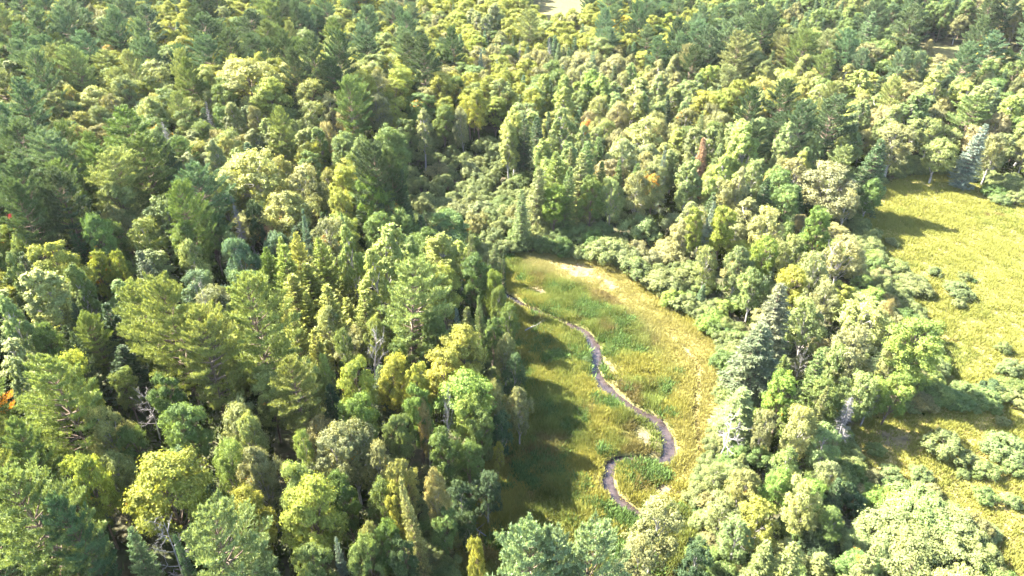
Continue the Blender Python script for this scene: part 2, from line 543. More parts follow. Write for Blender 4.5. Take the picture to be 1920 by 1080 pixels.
def conifer(kind, seed, H, Rr, style, bark=None):
    g = np.random.default_rng(seed)
    w = Wood()
    tr = 0.014 * H
    tz = np.linspace(-0.4, H, 9)
    lean = g.normal(size=2) * 0.012 * H
    tp = np.column_stack([lean[0] * (tz / H) ** 2, lean[1] * (tz / H) ** 2, tz])
    w.tube(tp, np.linspace(tr * 1.15, 0.02, 9), 8)
    P, D, Ln, Wd, T = [], [], [], [], []
    if style == 'pine':
        whorls, z0, step = 17, 0.24 + g.uniform(-0.05, .05), None
    elif style == 'spruce':
        whorls, z0 = 30, 0.06
    else:
        whorls, z0 = 26, 0.10
    hs = np.linspace(z0, 0.975, whorls) * H + g.normal(size=whorls) * H * 0.008
    asym = g.uniform(0, 6.28)
    for wi, h in enumerate(hs):
        f = h / H
        q = min(0.985, max(0.0, (f - z0) / (1 - z0)))
        if style == 'pine':
            prof = (0.62 + 0.55 * math.sin(min(1, q * 1.35) * math.pi * 0.62)) * (1 - q ** 2.6) ** 0.75 + 0.05
            nb = 6 if q < 0.8 else 5
        elif style == 'spruce':
            prof = (1 - q) ** 0.72 * (0.8 + 0.2 * min(1, q * 6)) + 0.03
            nb = 8 if q < 0.7 else 6
        else:
            prof = 1.35 * ((1 - q) ** 0.8 * (0.7 + 0.3 * min(1, q * 4)) + 0.03)
            nb = 8 if q < 0.8 else 5
        a0 = g.uniform(0, 6.28)
        for bi in range(nb):
            if style == 'pine' and g.random() < 0.10 and q < 0.75:
                continue
            a = a0 + bi * 2 * math.pi / nb + g.normal() * 0.22
            ln = Rr * prof * g.uniform(0.72, 1.18) * (1 + (0.16 * math.cos(a - asym) if style == 'pine' else 0))
            if style == 'pine':
                el0 = 0.10 + 0.75 * q ** 1.5 + g.normal() * 0.08
                curve = 0.10
            elif style == 'spruce':
                el0 = -0.22 + 0.85 * q ** 1.5 + g.normal() * 0.05
                curve = 0.10
            else:
                el0 = 0.15 + 0.6 * q + g.normal() * 0.1
                curve = 0.2
            dh = np.array([math.cos(a), math.sin(a), 0])
            sd = np.array([-math.sin(a), math.cos(a), 0])
            c0 = np.array([np.interp(h, tz, tp[:, 0]), np.interp(h, tz, tp[:, 1]), h])

            def bp(s):
                s = np.asarray(s)[..., None]
                return c0 + dh * ln * s * math.cos(el0) + np.array([0, 0, 1.0]) * (ln * s * math.sin(el0) + curve * ln * s ** 2.2)
            w.tube(bp(np.linspace(0, 0.96, 4)), np.array([1, .75, .45, .12]) * (0.018 * ln + 0.012), 4)
            if style == 'pine':
                nside = max(3, int(ln * 2.6))
                ss = np.concatenate([np.repeat(np.linspace(0.32, 0.96, nside), 2), [1.0]])
                sg = np.concatenate([np.tile([1, -1], nside), [0]])
                fl = np.clip((1.06 - ss) * ln * 0.75, 0.35, 1.5) * g.uniform(0.7, 1.25, len(ss))
                bdir = unit(dh * math.cos(el0) + np.array([0, 0, math.sin(el0) + 0.25]))
                fd = unit(bdir[None] * 0.75 + sd[None] * sg[:, None] * 0.85 + np.array([0, 0, 0.18]) + 0.16 * g.normal(size=(len(ss), 3)))
                fb = bp(ss)
                nb_ = 17
                k = np.repeat(np.arange(len(ss)), nb_)
                u = g.random(len(k)) ** 0.8
                pp = fb[k] + fd[k] * (fl[k] * u)[:, None] + g.normal(size=(len(k), 3)) * 0.05
                rad = rdirs(len(k), g)
                dd = unit(fd[k] * 0.55 + rad * 0.75 + np.array([0, 0, 0.45]))
                P.append(pp); D.append(dd)
                Ln.append(g.uniform(0.26, 0.48, len(k))); Wd.append(g.uniform(0.10, 0.17, len(k)))
                cv = g.random(len(ss))
                T.append(np.column_stack([g.random(len(k)), (0.55 * cv[k] + 0.2 * q + 0.25 * u), 0.3 + 0.7 * g.random() * np.ones(len(k))]))
            else:
                n = int((60 if style == 'spruce' else 70) * (0.35 + ln / Rr))
                u = g.random(n) ** 0.7
                b0 = bp(u)
                sgn = g.choice([-1, 1], n)
                lat = ln * 0.34 * (1.08 - u) * g.random(n) * (1 if style == 'spruce' else 0.75)
                drop = (-0.25 * lat if style == 'spruce' else 0.1 * lat)
                pp = b0 + sd * (sgn * lat)[:, None] + np.array([0, 0, 1.0]) * (drop + g.normal(size=n) * 0.05)[:, None]
                dd = unit(dh * 0.65 + sd * sgn[:, None] * 0.65 + np.array([0, 0, -0.06 if style == 'spruce' else 0.5]) + 0.38 * g.normal(size=(n, 3)))
                P.append(pp); D.append(dd)
                Ln.append(g.uniform(0.24, 0.5, n) * (1 if style == 'spruce' else 0.9)); Wd.append(g.uniform(0.11, 0.19, n))
                cv = g.random()
                T.append(np.column_stack([g.random(n), 0.5 * cv + 0.5 * u, np.full(n, 0.3 + 0.7 * g.random())]))
    P, D, T = np.concatenate(P), np.concatenate(D), np.concatenate(T)
    V, Fc = needle_tris(P, D, np.concatenate(Ln), np.concatenate(Wd), g)
    crown = make_mesh(kind + "_crown", V, [Fc], NEEDLE, np.repeat(T, 3, 0))
    return dict(H=H * 1.01, R=Rr, trunk=w.mesh(kind + "_trunk", bark or BARK), crown=crown)


def dead_broadleaf(seed, H, Rr):
    """Bare, branching snag: trunk mesh and one mesh per main branch with its twigs."""
    g = np.random.default_rng(seed)
    t = Wood()
    tz = np.linspace(-0.4, H, 8)
    b = g.normal(size=2) * 0.03 * H
    tp = np.column_stack([b[0] * np.sin(tz / H * 2.5), b[1] * np.sin(tz / H * 2), tz])
    t.tube(tp, np.linspace(0.15, 0.025, 8), 7)
    branches = []
    for i in range(11):
        w = Wood()
        h = H * (0.36 + 0.58 * i / 11)
        a = i * 2.4 + g.normal() * 0.3
        ln = Rr * g.uniform(0.7, 1.15) * (1 - 0.45 * i / 11)
        c = np.array([np.interp(h, tz, tp[:, 0]), np.interp(h, tz, tp[:, 1]), h])
        d = unit(np.array([math.cos(a), math.sin(a), g.uniform(0.35, 0.9)]))

        def grow(p, d, ln, r, depth):
            q = p + d * ln * 0.5 + g.normal(size=3) * 0.06 * ln
            e = p + d * ln + np.array([0, 0, 0.1 * ln]) + g.normal(size=3) * 0.08 * ln
            w.tube([p, q, e], [r, r * 0.75, r * 0.35], 5 if depth else 4)
            if depth < 3:
                for _ in range(3 if depth < 2 else 2):
                    s = g.uniform(0.35, 0.95)
                    grow(p + (e - p) * s, unit(d + 0.75 * g.normal(size=3)), ln * g.uniform(0.4, 0.62), r * 0.55, depth + 1)
        grow(c, d, ln, 0.06, 0)
        branches.append(w.mesh("dead_branch", DEAD_BARK))
    return dict(H=H * 1.05, R=Rr, trunk=t.mesh("snag_trunk", DEAD_BARK), branches=branches)


def dead_conifer(seed, H, Rr):
    """Dead spruce: grey trunk and whorls of thin twiggy branches, in ten branch whorls."""
    g = np.random.default_rng(seed)
    t = Wood()
    t.tube([(0, 0, -0.4), (0, 0, H * 0.5), (0, 0, H)], [0.15, 0.09, 0.015], 7)
    br = []
    for k in range(10):
        w = Wood()
        for s in range(3):
            h = H * (0.14 + 0.083 * (k + s / 3))
            q = h / H
            for b in range(7):
                a = g.uniform(0, 6.28)
                ln = Rr * ((1 - q) ** 0.8 + 0.06) * g.uniform(0.6, 1.2)
                d = np.array([math.cos(a), math.sin(a), g.uniform(-0.3, 0.1) + 0.5 * q])
                e = np.array([0, 0, h]) + d * ln
                w.tube([(0, 0, h), np.array([0, 0, h]) + d * ln * 0.5 + (0, 0, .05), e], [0.035, 0.026, 0.012], 3)
                for _ in range(7):
                    u = g.uniform(0.25, 1)
                    p = np.array([0, 0, h]) + d * ln * u
                    w.tube([p, p + unit(d + 0.8 * g.normal(size=3)) * ln * 0.28], [0.022, 0.01], 3)
        br.append(w.mesh("dead_branch", DEAD_BARK))
    return dict(H=H, R=Rr, trunk=t.mesh("snag_trunk", DEAD_BARK), branches=br)


PROTO = {
    'pine': [conifer("pine", 11 + i, 20, r, 'pine') for i, r in enumerate((5.6, 5.0, 6.2, 4.6, 5.4))],
    'spruce': [conifer("spruce", 31 + i, 16, r, 'spruce') for i, r in enumerate((3.0, 3.4, 2.7))],
    'larch': [conifer("larch", 41 + i, 16, r, 'larch') for i, r in enumerate((2.4, 2.8, 2.2))],
    'maple': [broadleaf("maple", 51 + i, 15, 5.0, 0.12, lo, 28, 58, 0.165, BARK, 'maple') for i, lo in enumerate((15, 13, 17, 14, 16))],
    'birch': [broadleaf("birch", 61 + i, 14, 4.6, 0.08, lo, 30, 42, 0.145, PALE_BARK, 'round') for i, lo in enumerate((14, 11, 16, 12))],
    'poplar': [broadleaf("poplar", 71 + i, 17, 3.4, 0.08, lo, 30, 40, 0.16, PALE_BARK, 'poplar') for i, lo in enumerate((14, 17, 12, 16))],
    'willow': [broadleaf("willow", 81 + i, 4.0, 3.2, 0.0, lo, 34, 50, 0.105, BARK, 'mound') for i, lo in enumerate((12, 14, 10, 16))],
    'snag': [dead_broadleaf(91 + i, 13, 3.0) for i in range(3)],
    'dead_spruce': [dead_conifer(95 + i, 14, 2.2) for i in range(2)],
}

# ------------------------------------------------------------------ colours (linear base colours of the leaves)
COLOURS = {
    'blue-green':    (0.054, 0.086, 0.043), 'dark green':   (0.034, 0.054, 0.024), 'green':        (0.064, 0.092, 0.028),
    'golden-green':  (0.096, 0.120, 0.036), 'pale green':   (0.098, 0.124, 0.044), 'bright green': (0.088, 0.126, 0.028),
    'yellow-green':  (0.128, 0.142, 0.030), 'lime':         (0.130, 0.152, 0.040), 'olive':        (0.095, 0.098, 0.040),
    'tan':           (0.120, 0.118, 0.052), 'grey-green':   (0.082, 0.101, 0.037), 'silvery':      (0.114, 0.123, 0.052),
    'pale yellow':   (0.128, 0.139, 0.046), 'yellow':       (0.230, 0.190, 0.022), 'orange':       (0.260, 0.120, 0.032),
    'red':           (0.230, 0.080, 0.050), 'crimson':      (0.150, 0.022, 0.040), 'brown':        (0.140, 0.098, 0.055),
    'mint green':    (0.098, 0.140, 0.072), 'honey':         (0.145, 0.122, 0.048), 'blue':         (0.066, 0.092, 0.070), 'grey':         (0.064, 0.076, 0.042),
}
NAME = {'pine': 'pine_tree', 'spruce': 'spruce_tree', 'larch': 'larch_tree', 'maple': 'maple_tree', 'birch': 'birch_tree', 'poplar': 'poplar_tree',
        'willow': 'willow_shrub', 'snag': 'dead_tree', 'dead_spruce': 'dead_spruce'}
NOUN = {'pine': 'pine', 'spruce': 'spruce', 'larch': 'larch', 'maple': 'maple', 'birch': 'birch', 'poplar': 'poplar', 'willow': 'willow shrub',
        'snag': 'bare dead tree', 'dead_spruce': 'dead spruce'}
GROUP = {'pine': 'pines of the forest', 'spruce': 'spruces of the forest', 'larch': 'larches of the forest', 'maple': 'maples of the forest', 'birch': 'birches of the forest',
         'poplar': 'poplars of the forest', 'willow': 'willow shrubs of the wetland and field', 'snag': 'bare dead trees', 'dead_spruce': 'dead spruces'}
HEIGHT = {'pine': 19, 'spruce': 14, 'larch': 14, 'maple': 14, 'birch': 13, 'poplar': 15, 'willow': 3.2, 'snag': 12, 'dead_spruce': 14}

# ------------------------------------------------------------------ trees surveyed from the photograph: kind, top x, top y, crown width (photo pixels), colour, extras
T = []


def t(kind, x, y, w, colour, h=None, label=None, turned=0.0):
    T.append(dict(kind=kind, x=x, y=y, w=w, c=colour, h=h, label=label, turned=turned))


# far left
t('pine', 137, 90, 60, 'pale green'); t('birch', 173, 157, 75, 'pale yellow', label='round pale yellow birch high on the left slope')
t('birch', 172, 245, 28, 'brown', 8, label='small round rusty brown birch between two green pines')
t('pine', 90, 250, 95, 'blue-green', label='tall pine showing its bare trunk below a flat crown'); t('pine', 20, 235, 90, 'dark green')
t('pine', 233, 200, 100, 'green'); t('pine', 247, 255, 95, 'green'); t('pine', 190, 290, 105, 'pale green'); t('pine', 360, 310, 105, 'blue-green')
t('dead_spruce', 305, 222, 30, 'grey', label='purplish grey dead spruce amid the left slope'); t('dead_spruce', 383, 185, 24, 'grey', label='grey dead spruce above the pale pine')
t('pine', 523, 200, 48, 'golden-green'); t('pine', 620, 62, 62, 'dark green', label='broad dark pine high above the pale maples'); t('pine', 590, 65, 52, 'dark green')
t('pine', 463, 20, 55, 'dark green'); t('pine', 380, 30, 72, 'dark green'); t('pine', 120, 5, 60, 'blue-green'); t('pine', 68, 18, 50, 'blue-green')
t('snag', 323, 42, 40, 'grey', label='whitish bare tree near the top of the left slope'); t('birch', 20, 20, 46, 'tan', label='pale half-bare tan birch in the top corner')
t('maple', 160, 97, 24, 'red', 9, label='small rosy red maple beside a pale pine'); t('maple', 337, 163, 17, 'red', 9, label='little red maple beside a yellow one')
t('maple', 290, 178, 16, 'crimson', 9); t('maple', 375, 138, 12, 'red', 8); t('maple', 350, 185, 26, 'yellow', 9, label='small bright yellow maple on the left slope')
t('maple', 460, 108, 110, 'pale yellow'); t('maple', 433, 70, 90, 'lime'); t('maple', 547, 115, 62, 'pale yellow'); t('maple', 500, 140, 80, 'lime'); t('maple', 580, 145, 60, 'pale yellow')
t('maple', 290, 108, 72, 'pale green'); t('maple', 340, 65, 52, 'yellow-green'); t('pine', 347, 112, 45, 'green'); t('maple', 417, 152, 62, 'green')
t('birch', 467, 275, 130, 'pale yellow', label='very broad pale yellow birch in the left forest'); t('birch', 567, 307, 100, 'silvery'); t('birch', 520, 290, 62, 'pale yellow')
t('maple', 573, 263, 52, 'yellow-green'); t('birch', 577, 190, 66, 'grey-green'); t('maple', 627, 262, 28, 'orange', 9, label='small orange maple behind broad pale birches', turned=.15)
t('maple', 200, 80, 46, 'olive', turned=.25); t('birch', 483, 193, 42, 'olive'); t('maple', 262, 60, 60, 'pale green'); t('pine', 265, 40, 45, 'blue-green')
t('pine', 20, 150, 60, 'blue-green'); t('maple', 40, 175, 70, 'grey-green'); t('maple', 100, 170, 60, 'grey-green'); t('birch', 280, 175, 60, 'pale green'); t('pine', 60, 95, 55, 'blue-green')
t('pine', 215, 20, 48, 'blue-green'); t('maple', 150, 230, 60, 'olive'); t('maple', 230, 140, 60, 'pale green'); t('poplar', 430, 190, 45, 'grey-green'); t('birch', 425, 240, 60, 'pale green')
t('poplar', 395, 260, 42, 'silvery'); t('pine', 290, 255, 60, 'dark green'); t('poplar', 515, 240, 50, 'golden-green'); t('maple', 560, 20, 50, 'pale green'); t('pine', 500, 40, 45, 'green')
# far middle
t('spruce', 898, 92, 18, 'blue', 15, label='slim blue-grey spruce spire in the far dark hollow'); t('spruce', 933, 110, 15, 'blue', 12, label='second slim spire beside the blue-grey one'); t('spruce', 963, 66, 13, 'blue-green', 12); t('dead_spruce', 975, 70, 12, 'grey')
t('dead_spruce', 1032, 68, 16, 'brown', 15, label='thin reddish dead spruce on the far middle slope')
t('birch', 848, 58, 34, 'tan', 14, label='pale pinkish birch with white trunks below'); t('birch', 867, 198, 38, 'tan', 13, label='lone tan brown birch above the willow thicket')
t('poplar', 963, 196, 50, 'lime', 17); t('poplar', 955, 228, 42, 'lime', 15); t('spruce', 982, 212, 36, 'dark green', 16, label='dark spruce beside lime poplars above the thicket')
t('maple', 897, 168, 46, 'yellow-green'); t('maple', 883, 135, 40, 'yellow-green'); t('maple', 830, 133, 56, 'yellow-green'); t('pine', 790, 72, 56, 'dark green'); t('pine', 680, 12, 46, 'blue-green')
t('pine', 757, 28, 42, 'blue-green'); t('maple', 1097, 220, 26, 'orange', 10, label='rusty orange maple among the middle poplars'); t('poplar', 1200, 145, 62, 'pale green'); t('poplar', 1120, 130, 48, 'bright green')
t('birch', 1207, 220, 100, 'pale yellow'); t('birch', 1173, 258, 72, 'silvery'); t('maple', 1233, 307, 52, 'olive', turned=.25); t('spruce', 1250, 275, 22, 'blue', 15, label='narrow blue spruce in front of pale birches')
t('spruce', 1003, 308, 56, 'grey-green', 15); t('spruce', 1103, 263, 46, 'green', 16); t('spruce', 1087, 292, 60, 'grey-green', 16); t('larch', 1040, 285, 42, 'golden-green', 15)
t('maple', 1173, 27, 52, 'yellow', 13, label='yellow maple near the far brown clearing'); t('maple', 1270, 15, 20, 'yellow', 11); t('maple', 1213, 45, 46, 'yellow-green'); t('pine', 1273, 36, 40, 'dark green'); t('pine', 1207, 5, 40, 'blue-green')
t('birch', 700, 140, 60, 'olive'); t('maple', 680, 130, 60, 'yellow-green'); t('maple', 740, 145, 60, 'yellow-green'); t('poplar', 790, 200, 40, 'silvery'); t('pine', 655, 150, 60, 'green'); t('birch', 650, 195, 60, 'tan')
t('maple', 830, 190, 40, 'green'); t('maple', 940, 145, 60, 'pale green'); t('maple', 905, 130, 40, 'olive'); t('maple', 1000, 165, 40, 'yellow-green'); t('poplar', 1050, 160, 50, 'lime'); t('poplar', 1060, 200, 50, 'pale green')
t('birch', 1150, 100, 60, 'silvery'); t('birch', 1100, 95, 60, 'tan'); t('birch', 1120, 180, 55, 'pale yellow'); t('birch', 1160, 185, 50, 'tan'); t('poplar', 1230, 110, 45, 'silvery'); t('maple', 760, 220, 50, 'grey-green')
t('maple', 700, 100, 60, 'pale green'); t('maple', 660, 60, 60, 'pale green'); t('maple', 940, 20, 40, 'pale yellow'); t('maple', 980, 40, 40, 'yellow-green'); t('maple', 1020, 35, 60, 'pale green'); t('poplar', 925, 5, 30, 'silvery')
t('maple', 720, 60, 50, 'pale green'); t('maple', 870, 45, 45, 'yellow-green'); t('maple', 820, 20, 45, 'pale green')
# far right
t('poplar', 1585, 255, 40, 'lime', 11, label='small upright lime poplar alone before dark spruce shade'); t('poplar', 1537, 252, 40, 'pale green', 12); t('poplar', 1480, 228, 52, 'pale green', 15); t('poplar', 1413, 225, 60, 'lime', 17)
t('spruce', 1653, 260, 66, 'dark green', 16, label='big dark spruce at the upper corner of the field'); t('birch', 1690, 232, 84, 'silvery', 13); t('birch', 1567, 305, 130, 'tan', 13, label='very broad tan birch left of the field')
t('birch', 1773, 256, 66, 'pale green', 11, label='birch with a bare white trunk behind the field'); t('spruce', 1843, 230, 42, 'blue', 15, label='pale blue spruce behind the far end of the field'); t('birch', 1880, 246, 54, 'tan')
t('pine', 1567, 185, 90, 'dark green'); t('pine', 1510, 195, 70, 'dark green'); t('spruce', 1363, 232, 32, 'grey-green', 15); t('spruce', 1323, 256, 30, 'brown', 14, label='brownish spruce standing among pale poplars')
t('maple', 1860, 62, 38, 'yellow', 10, label='bright yellow maple at the far right clearing'); t('pine', 1723, 12, 62, 'dark green'); t('pine', 1843, 30, 42, 'blue-green'); t('spruce', 1640, 20, 42, 'blue-green', 17)
t('birch', 1913, 142, 28, 'silvery'); t('pine', 1383, 35, 62, 'blue-green'); t('pine', 1307, 38, 56, 'blue-green'); t('pine', 1390, 60, 60, 'silvery'); t('pine', 1440, 20, 50, 'dark green')
t('birch', 1480, 130, 80, 'pale yellow'); t('birch', 1430, 140, 60, 'pale yellow'); t('birch', 1380, 100, 60, 'grey-green'); t('poplar', 1540, 155, 60, 'pale yellow'); t('poplar', 1620, 130, 60, 'lime'); t('poplar', 1590, 120, 60, 'pale yellow')
t('pine', 1600, 60, 60, 'blue-green'); t('pine', 1560, 60, 60, 'silvery'); t('maple', 1640, 80, 55, 'tan'); t('maple', 1690, 60, 55, 'grey-green'); t('birch', 1620, 170, 45, 'tan'); t('maple', 1700, 150, 50, 'olive')
t('poplar', 1760, 130, 60, 'lime'); t('poplar', 1720, 170, 60, 'pale green'); t('poplar', 1850, 150, 60, 'pale green'); t('maple', 1900, 110, 50, 'green'); t('poplar', 1680, 195, 50, 'pale green')
t('maple', 1330, 170, 60, 'yellow-green'); t('poplar', 1300, 150, 50, 'pale green'); t('birch', 1340, 190, 45, 'olive'); t('larch', 1510, 30, 30, 'golden-green', 15); t('birch', 1760, 195, 50, 'tan'); t('birch', 1850, 185, 40, 'brown')
t('maple', 1330, 120, 55, 'lime'); t('maple', 1420, 95, 50, 'pale green'); t('pine', 1510, 60, 50, 'green'); t('maple', 1480, 50, 50, 'grey-green'); t('birch', 1820, 100, 24, 'tan'); t('birch', 1750, 72, 26, 'tan')
# left, middle distance
t('pine', 300, 530, 135, 'golden-green', 21, label='great golden-green pine with plumes spreading to the left'); t('pine', 363, 588, 130, 'golden-green', 19, label='front one of the three great pines'); t('pine', 457, 522, 130, 'golden-green', 21, label='right one of the three great pines')
t('snag', 366, 515, 36, 'grey', 21, label='grey dead crown between the great pines'); t('dead_spruce', 437, 362, 28, 'brown', 15, label='pinkish grey dead spruce in the left forest')
t('maple', 480, 372, 50, 'dark green'); t('birch', 533, 352, 100, 'pale yellow'); t('spruce', 562, 394, 24, 'blue', 16, label='thin blue spruce spire behind the larches'); t('birch', 503, 422, 35, 'brown', 10, label='rusty brown round birch left of the larches')
t('birch', 613, 408, 92, 'olive', turned=.12); t('larch', 547, 428, 42, 'lime', 16); t('larch', 607, 442, 50, 'lime', 16); t('larch', 520, 454, 45, 'bright green', 15); t('larch', 547, 508, 48, 'lime', 13); t('larch', 580, 493, 48, 'lime', 13)
t('birch', 357, 442, 66, 'pale green', 13); t('birch', 440, 432, 74, 'blue-green', 15); t('spruce', 270, 468, 58, 'grey', 14, label='half-dead grey spruce left of a pale birch'); t('birch', 300, 365, 100, 'pale green')
t('birch', 260, 404, 76, 'golden-green'); t('birch', 210, 378, 62, 'silvery'); t('maple', 87, 445, 100, 'yellow-green'); t('poplar', 70, 498, 90, 'pale yellow'); t('poplar', 133, 490, 48, 'green', 15); t('maple', 213, 468, 37, 'yellow-green', 12)
t('maple', 163, 468, 47, 'yellow-green', 12, None, .15); t('pine', 120, 376, 48, 'green', 14); t('maple', 22, 387, 24, 'crimson', 11, label='crimson maple in the shade under dark pines'); t('maple', 237, 522, 37, 'yellow-green', 9)
t('pine', 163, 585, 58, 'golden-green', 13, label='small golden pine left of the great pines'); t('maple', 77, 598, 56, 'green'); t('larch', 200, 568, 42, 'dark green', 13); t('maple', 103, 663, 88, 'yellow-green'); t('poplar', 20, 672, 62, 'pale green')
t('poplar', 10, 545, 52, 'pale green'); t('poplar', 17, 472, 42, 'green'); t('pine', 540, 665, 100, 'golden-green', 16); t('larch', 610, 538, 52, 'lime', 14); t('larch', 573, 548, 28, 'lime', 11); t('larch', 533, 565, 28, 'lime', 11)
t('birch', 607, 570, 62, 'silvery', 12); t('poplar', 607, 668, 34, 'lime', 12); t('pine', 30, 300, 90, 'dark green'); t('pine', 100, 320, 80, 'dark green'); t('pine', 330, 345, 80, 'green'); t('maple', 200, 335, 70, 'pale green')
t('pine', 20, 330, 80, 'dark green'); t('birch', 440, 300, 80, 'pale green'); t('maple', 590, 340, 60, 'olive'); t('maple', 640, 300, 60, 'yellow-green'); t('birch', 410, 330, 60, 'pale green'); t('maple', 380, 375, 60, 'green')
t('maple', 170, 400, 60, 'green'); t('birch', 30, 420, 60, 'green'); t('maple', 330, 420, 60, 'green'); t('maple', 640, 350, 50, 'lime'); t('maple', 450, 480, 40, 'olive', 10, None, .3)
t('maple', 640, 245, 60, 'pale green'); t('birch', 680, 250, 60, 'grey-green', 17); t('pine', 735, 285, 60, 'dark green', 20); t('spruce', 745, 320, 40, 'dark green', 17); t('maple', 720, 345, 50, 'green', 15); t('maple', 730, 230, 66, 'green', 18); t('maple', 690, 330, 60, 'bright green', 17); t('pine', 700, 270, 80, 'dark green', 22); t('maple', 660, 310, 50, 'yellow-green')
# middle
t('poplar', 653, 415, 54, 'lime', 18); t('poplar', 717, 413, 92, 'lime', 19, label='tall broad lime poplar beside the larches'); t('poplar', 697, 458, 64, 'lime', 18); t('poplar', 830, 431, 80, 'lime', 15, label='bright lime poplar nearest the willow thicket'); t('poplar', 760, 445, 50, 'pale green', 15)
t('pine', 773, 463, 42, 'green', 15); t('pine', 752, 498, 118, 'pale green', 19, label='pale layered white pine left of the meadow'); t('maple', 830, 488, 68, 'yellow-green', 14); t('maple', 890, 478, 62, 'green', 13); t('maple', 922, 500, 40, 'bright green', 12)
t('spruce', 880, 435, 32, 'grey-green', 14, label='small pale spruce tip at the head of the meadow'); t('spruce', 940, 465, 14, 'dark green', 12, label='very narrow dark spruce at the top of the meadow'); t('spruce', 667, 358, 28, 'dark green', 13); t('spruce', 653, 388, 14, 'blue-green', 15)
t('maple', 703, 394, 62, 'green'); t('maple', 737, 372, 47, 'olive', 12, None, .4); t('maple', 868, 605, 95, 'yellow-green', 14, label='bright yellow-green maple beside the shaded meadow edge'); t('maple', 830, 650, 90, 'yellow-green', 13); t('maple', 873, 680, 47, 'yellow', 11, label='golden maple below the bright yellow-green one')
t('spruce', 900, 555, 28, 'grey-green', 13); t('spruce', 857, 572, 24, 'blue', 13); t('maple', 813, 575, 58, 'green', 13); t('snag', 677, 615, 60, 'grey', 13, label='grey bare tree between maples left of the white pine'); t('birch', 947, 625, 48, 'olive', 11)
t('birch', 955, 560, 40, 'green', 10); t('maple', 660, 668, 72, 'yellow-green', 14); t('maple', 733, 670, 66, 'yellow-green', 13); t('maple', 780, 680, 60, 'yellow-green', 13); t('birch', 700, 590, 55, 'golden-green', 12); t('birch', 640, 610, 50, 'green', 12)
t('maple', 745, 640, 50, 'green', 11); t('birch', 960, 660, 46, 'dark green', 10); t('maple', 920, 590, 50, 'green', 11); t('birch', 930, 530, 36, 'green', 11)
# middle right
t('maple', 1040, 343, 54, 'bright green', 12); t('spruce', 980, 350, 36, 'grey-green', 13); t('birch', 1360, 330, 60, 'silvery'); t('birch', 1453, 385, 86, 'pale yellow', 13); t('maple', 1550, 388, 54, 'bright green', 14, label='bright green layered maple by the edge of the field')
t('maple', 1363, 385, 62, 'yellow-green', 13); t('maple', 1307, 388, 38, 'yellow-green', 12); t('spruce', 1332, 371, 26, 'blue', 14, label='blue spruce spire between two yellow-green maples'); t('birch', 1590, 435, 84, 'silvery', 12)
t('snag', 1585, 455, 60, 'grey', 11, label='pale bare tree beside the upper field edge'); t('spruce', 1467, 533, 76, 'grey', 15, label='grey spruce in the tree belt behind the larger one'); t('spruce', 1432, 603, 98, 'grey', 13, label='large grey spruce in the belt beside the meadow')
t('birch', 1630, 552, 112, 'pale yellow', 11); t('birch', 1613, 613, 88, 'silvery', 12); t('birch', 1530, 558, 82, 'pale green', 12); t('maple', 1733, 598, 104, 'bright green', 13, label='bright feathery maple jutting out into the field'); t('birch', 1673, 558, 28, 'honey', 9, label='small honey-coloured birch at the field edge')
t('snag', 1510, 650, 26, 'grey', 8, label='small white snag inside the tree belt'); t('birch', 1500, 440, 70, 'pale green', 12); t('maple', 1440, 440, 60, 'bright green', 12); t('birch', 1390, 460, 60, 'grey-green', 11); t('birch', 1540, 470, 70, 'silvery', 12)
t('maple', 1490, 500, 60, 'yellow-green', 11); t('birch', 1560, 520, 60, 'tan', 11); t('birch', 1420, 505, 60, 'pale green', 10); t('birch', 1580, 640, 60, 'pale green', 10); t('spruce', 1545, 660, 50, 'green', 12); t('birch', 1690, 640, 60, 'olive', 9)
t('birch', 1330, 460, 55, 'grey-green', 10); t('birch', 1285, 410, 55, 'silvery', 9); t('maple', 1480, 345, 60, 'green', 12); t('poplar', 1300, 300, 50, 'pale green', 15); t('poplar', 1390, 310, 40, 'silvery', 15); t('birch', 1420, 300, 60, 'pale green', 13)
t('spruce', 1440, 330, 40, 'dark green', 13); t('poplar', 1350, 290, 50, 'lime', 16); t('birch', 1150, 330, 60, 'pale green', 12); t('birch', 1200, 320, 70, 'tan', 13); t('maple', 1110, 330, 50, 'green', 13); t('spruce', 1060, 310, 40, 'green', 15)
t('birch', 1640, 330, 50, 'green', 10); t('birch', 1600, 350, 50, 'tan', 10)
# near left
t('pine', 93, 680, 140, 'golden-green', 19, label='golden-green pine with drooping plumes at the left edge'); t('birch', 183, 752, 98, 'pale yellow', 14); t('maple', 280, 843, 165, 'yellow-green', 16, label='huge yellow-green maple with a few orange leaves', turned=.10)
t('maple', 137, 855, 92, 'yellow-green', 14); t('pine', 43, 885, 185, 'pale green', 20, label='huge pale green pine in the near left corner'); t('pine', 120, 925, 90, 'blue-green', 18); t('pine', 387, 950, 155, 'pale green', 18, label='pale tufted pine at the bottom beside the bare dead tree')
t('snag', 287, 960, 80, 'grey', 14, label='bare leaning grey tree beside the pale tufted pine'); t('spruce', 323, 995, 32, 'blue-green', 12); t('spruce', 123, 838, 28, 'blue-green', 14); t('snag', 262, 728, 70, 'grey', 9, label='bare twisted dead crown in a dark gap below the great pines')
t('birch', 407, 818, 74, 'golden-green', 13); t('birch', 450, 775, 68, 'pale green', 13); t('birch', 480, 838, 78, 'tan', 13); t('birch', 553, 848, 92, 'golden-green', 14); t('birch', 550, 801, 48, 'golden-green', 13); t('birch', 437, 758, 84, 'silvery', 12)
t('maple', 460, 925, 84, 'yellow-green', 14); t('maple', 563, 915, 112, 'yellow-green', 15, label='bright yellow-green maple beside a single orange sapling'); t('maple', 620, 950, 15, 'orange', 8, label='single orange sapling by a bright yellow-green maple'); t('maple', 333, 755, 84, 'green', 13)
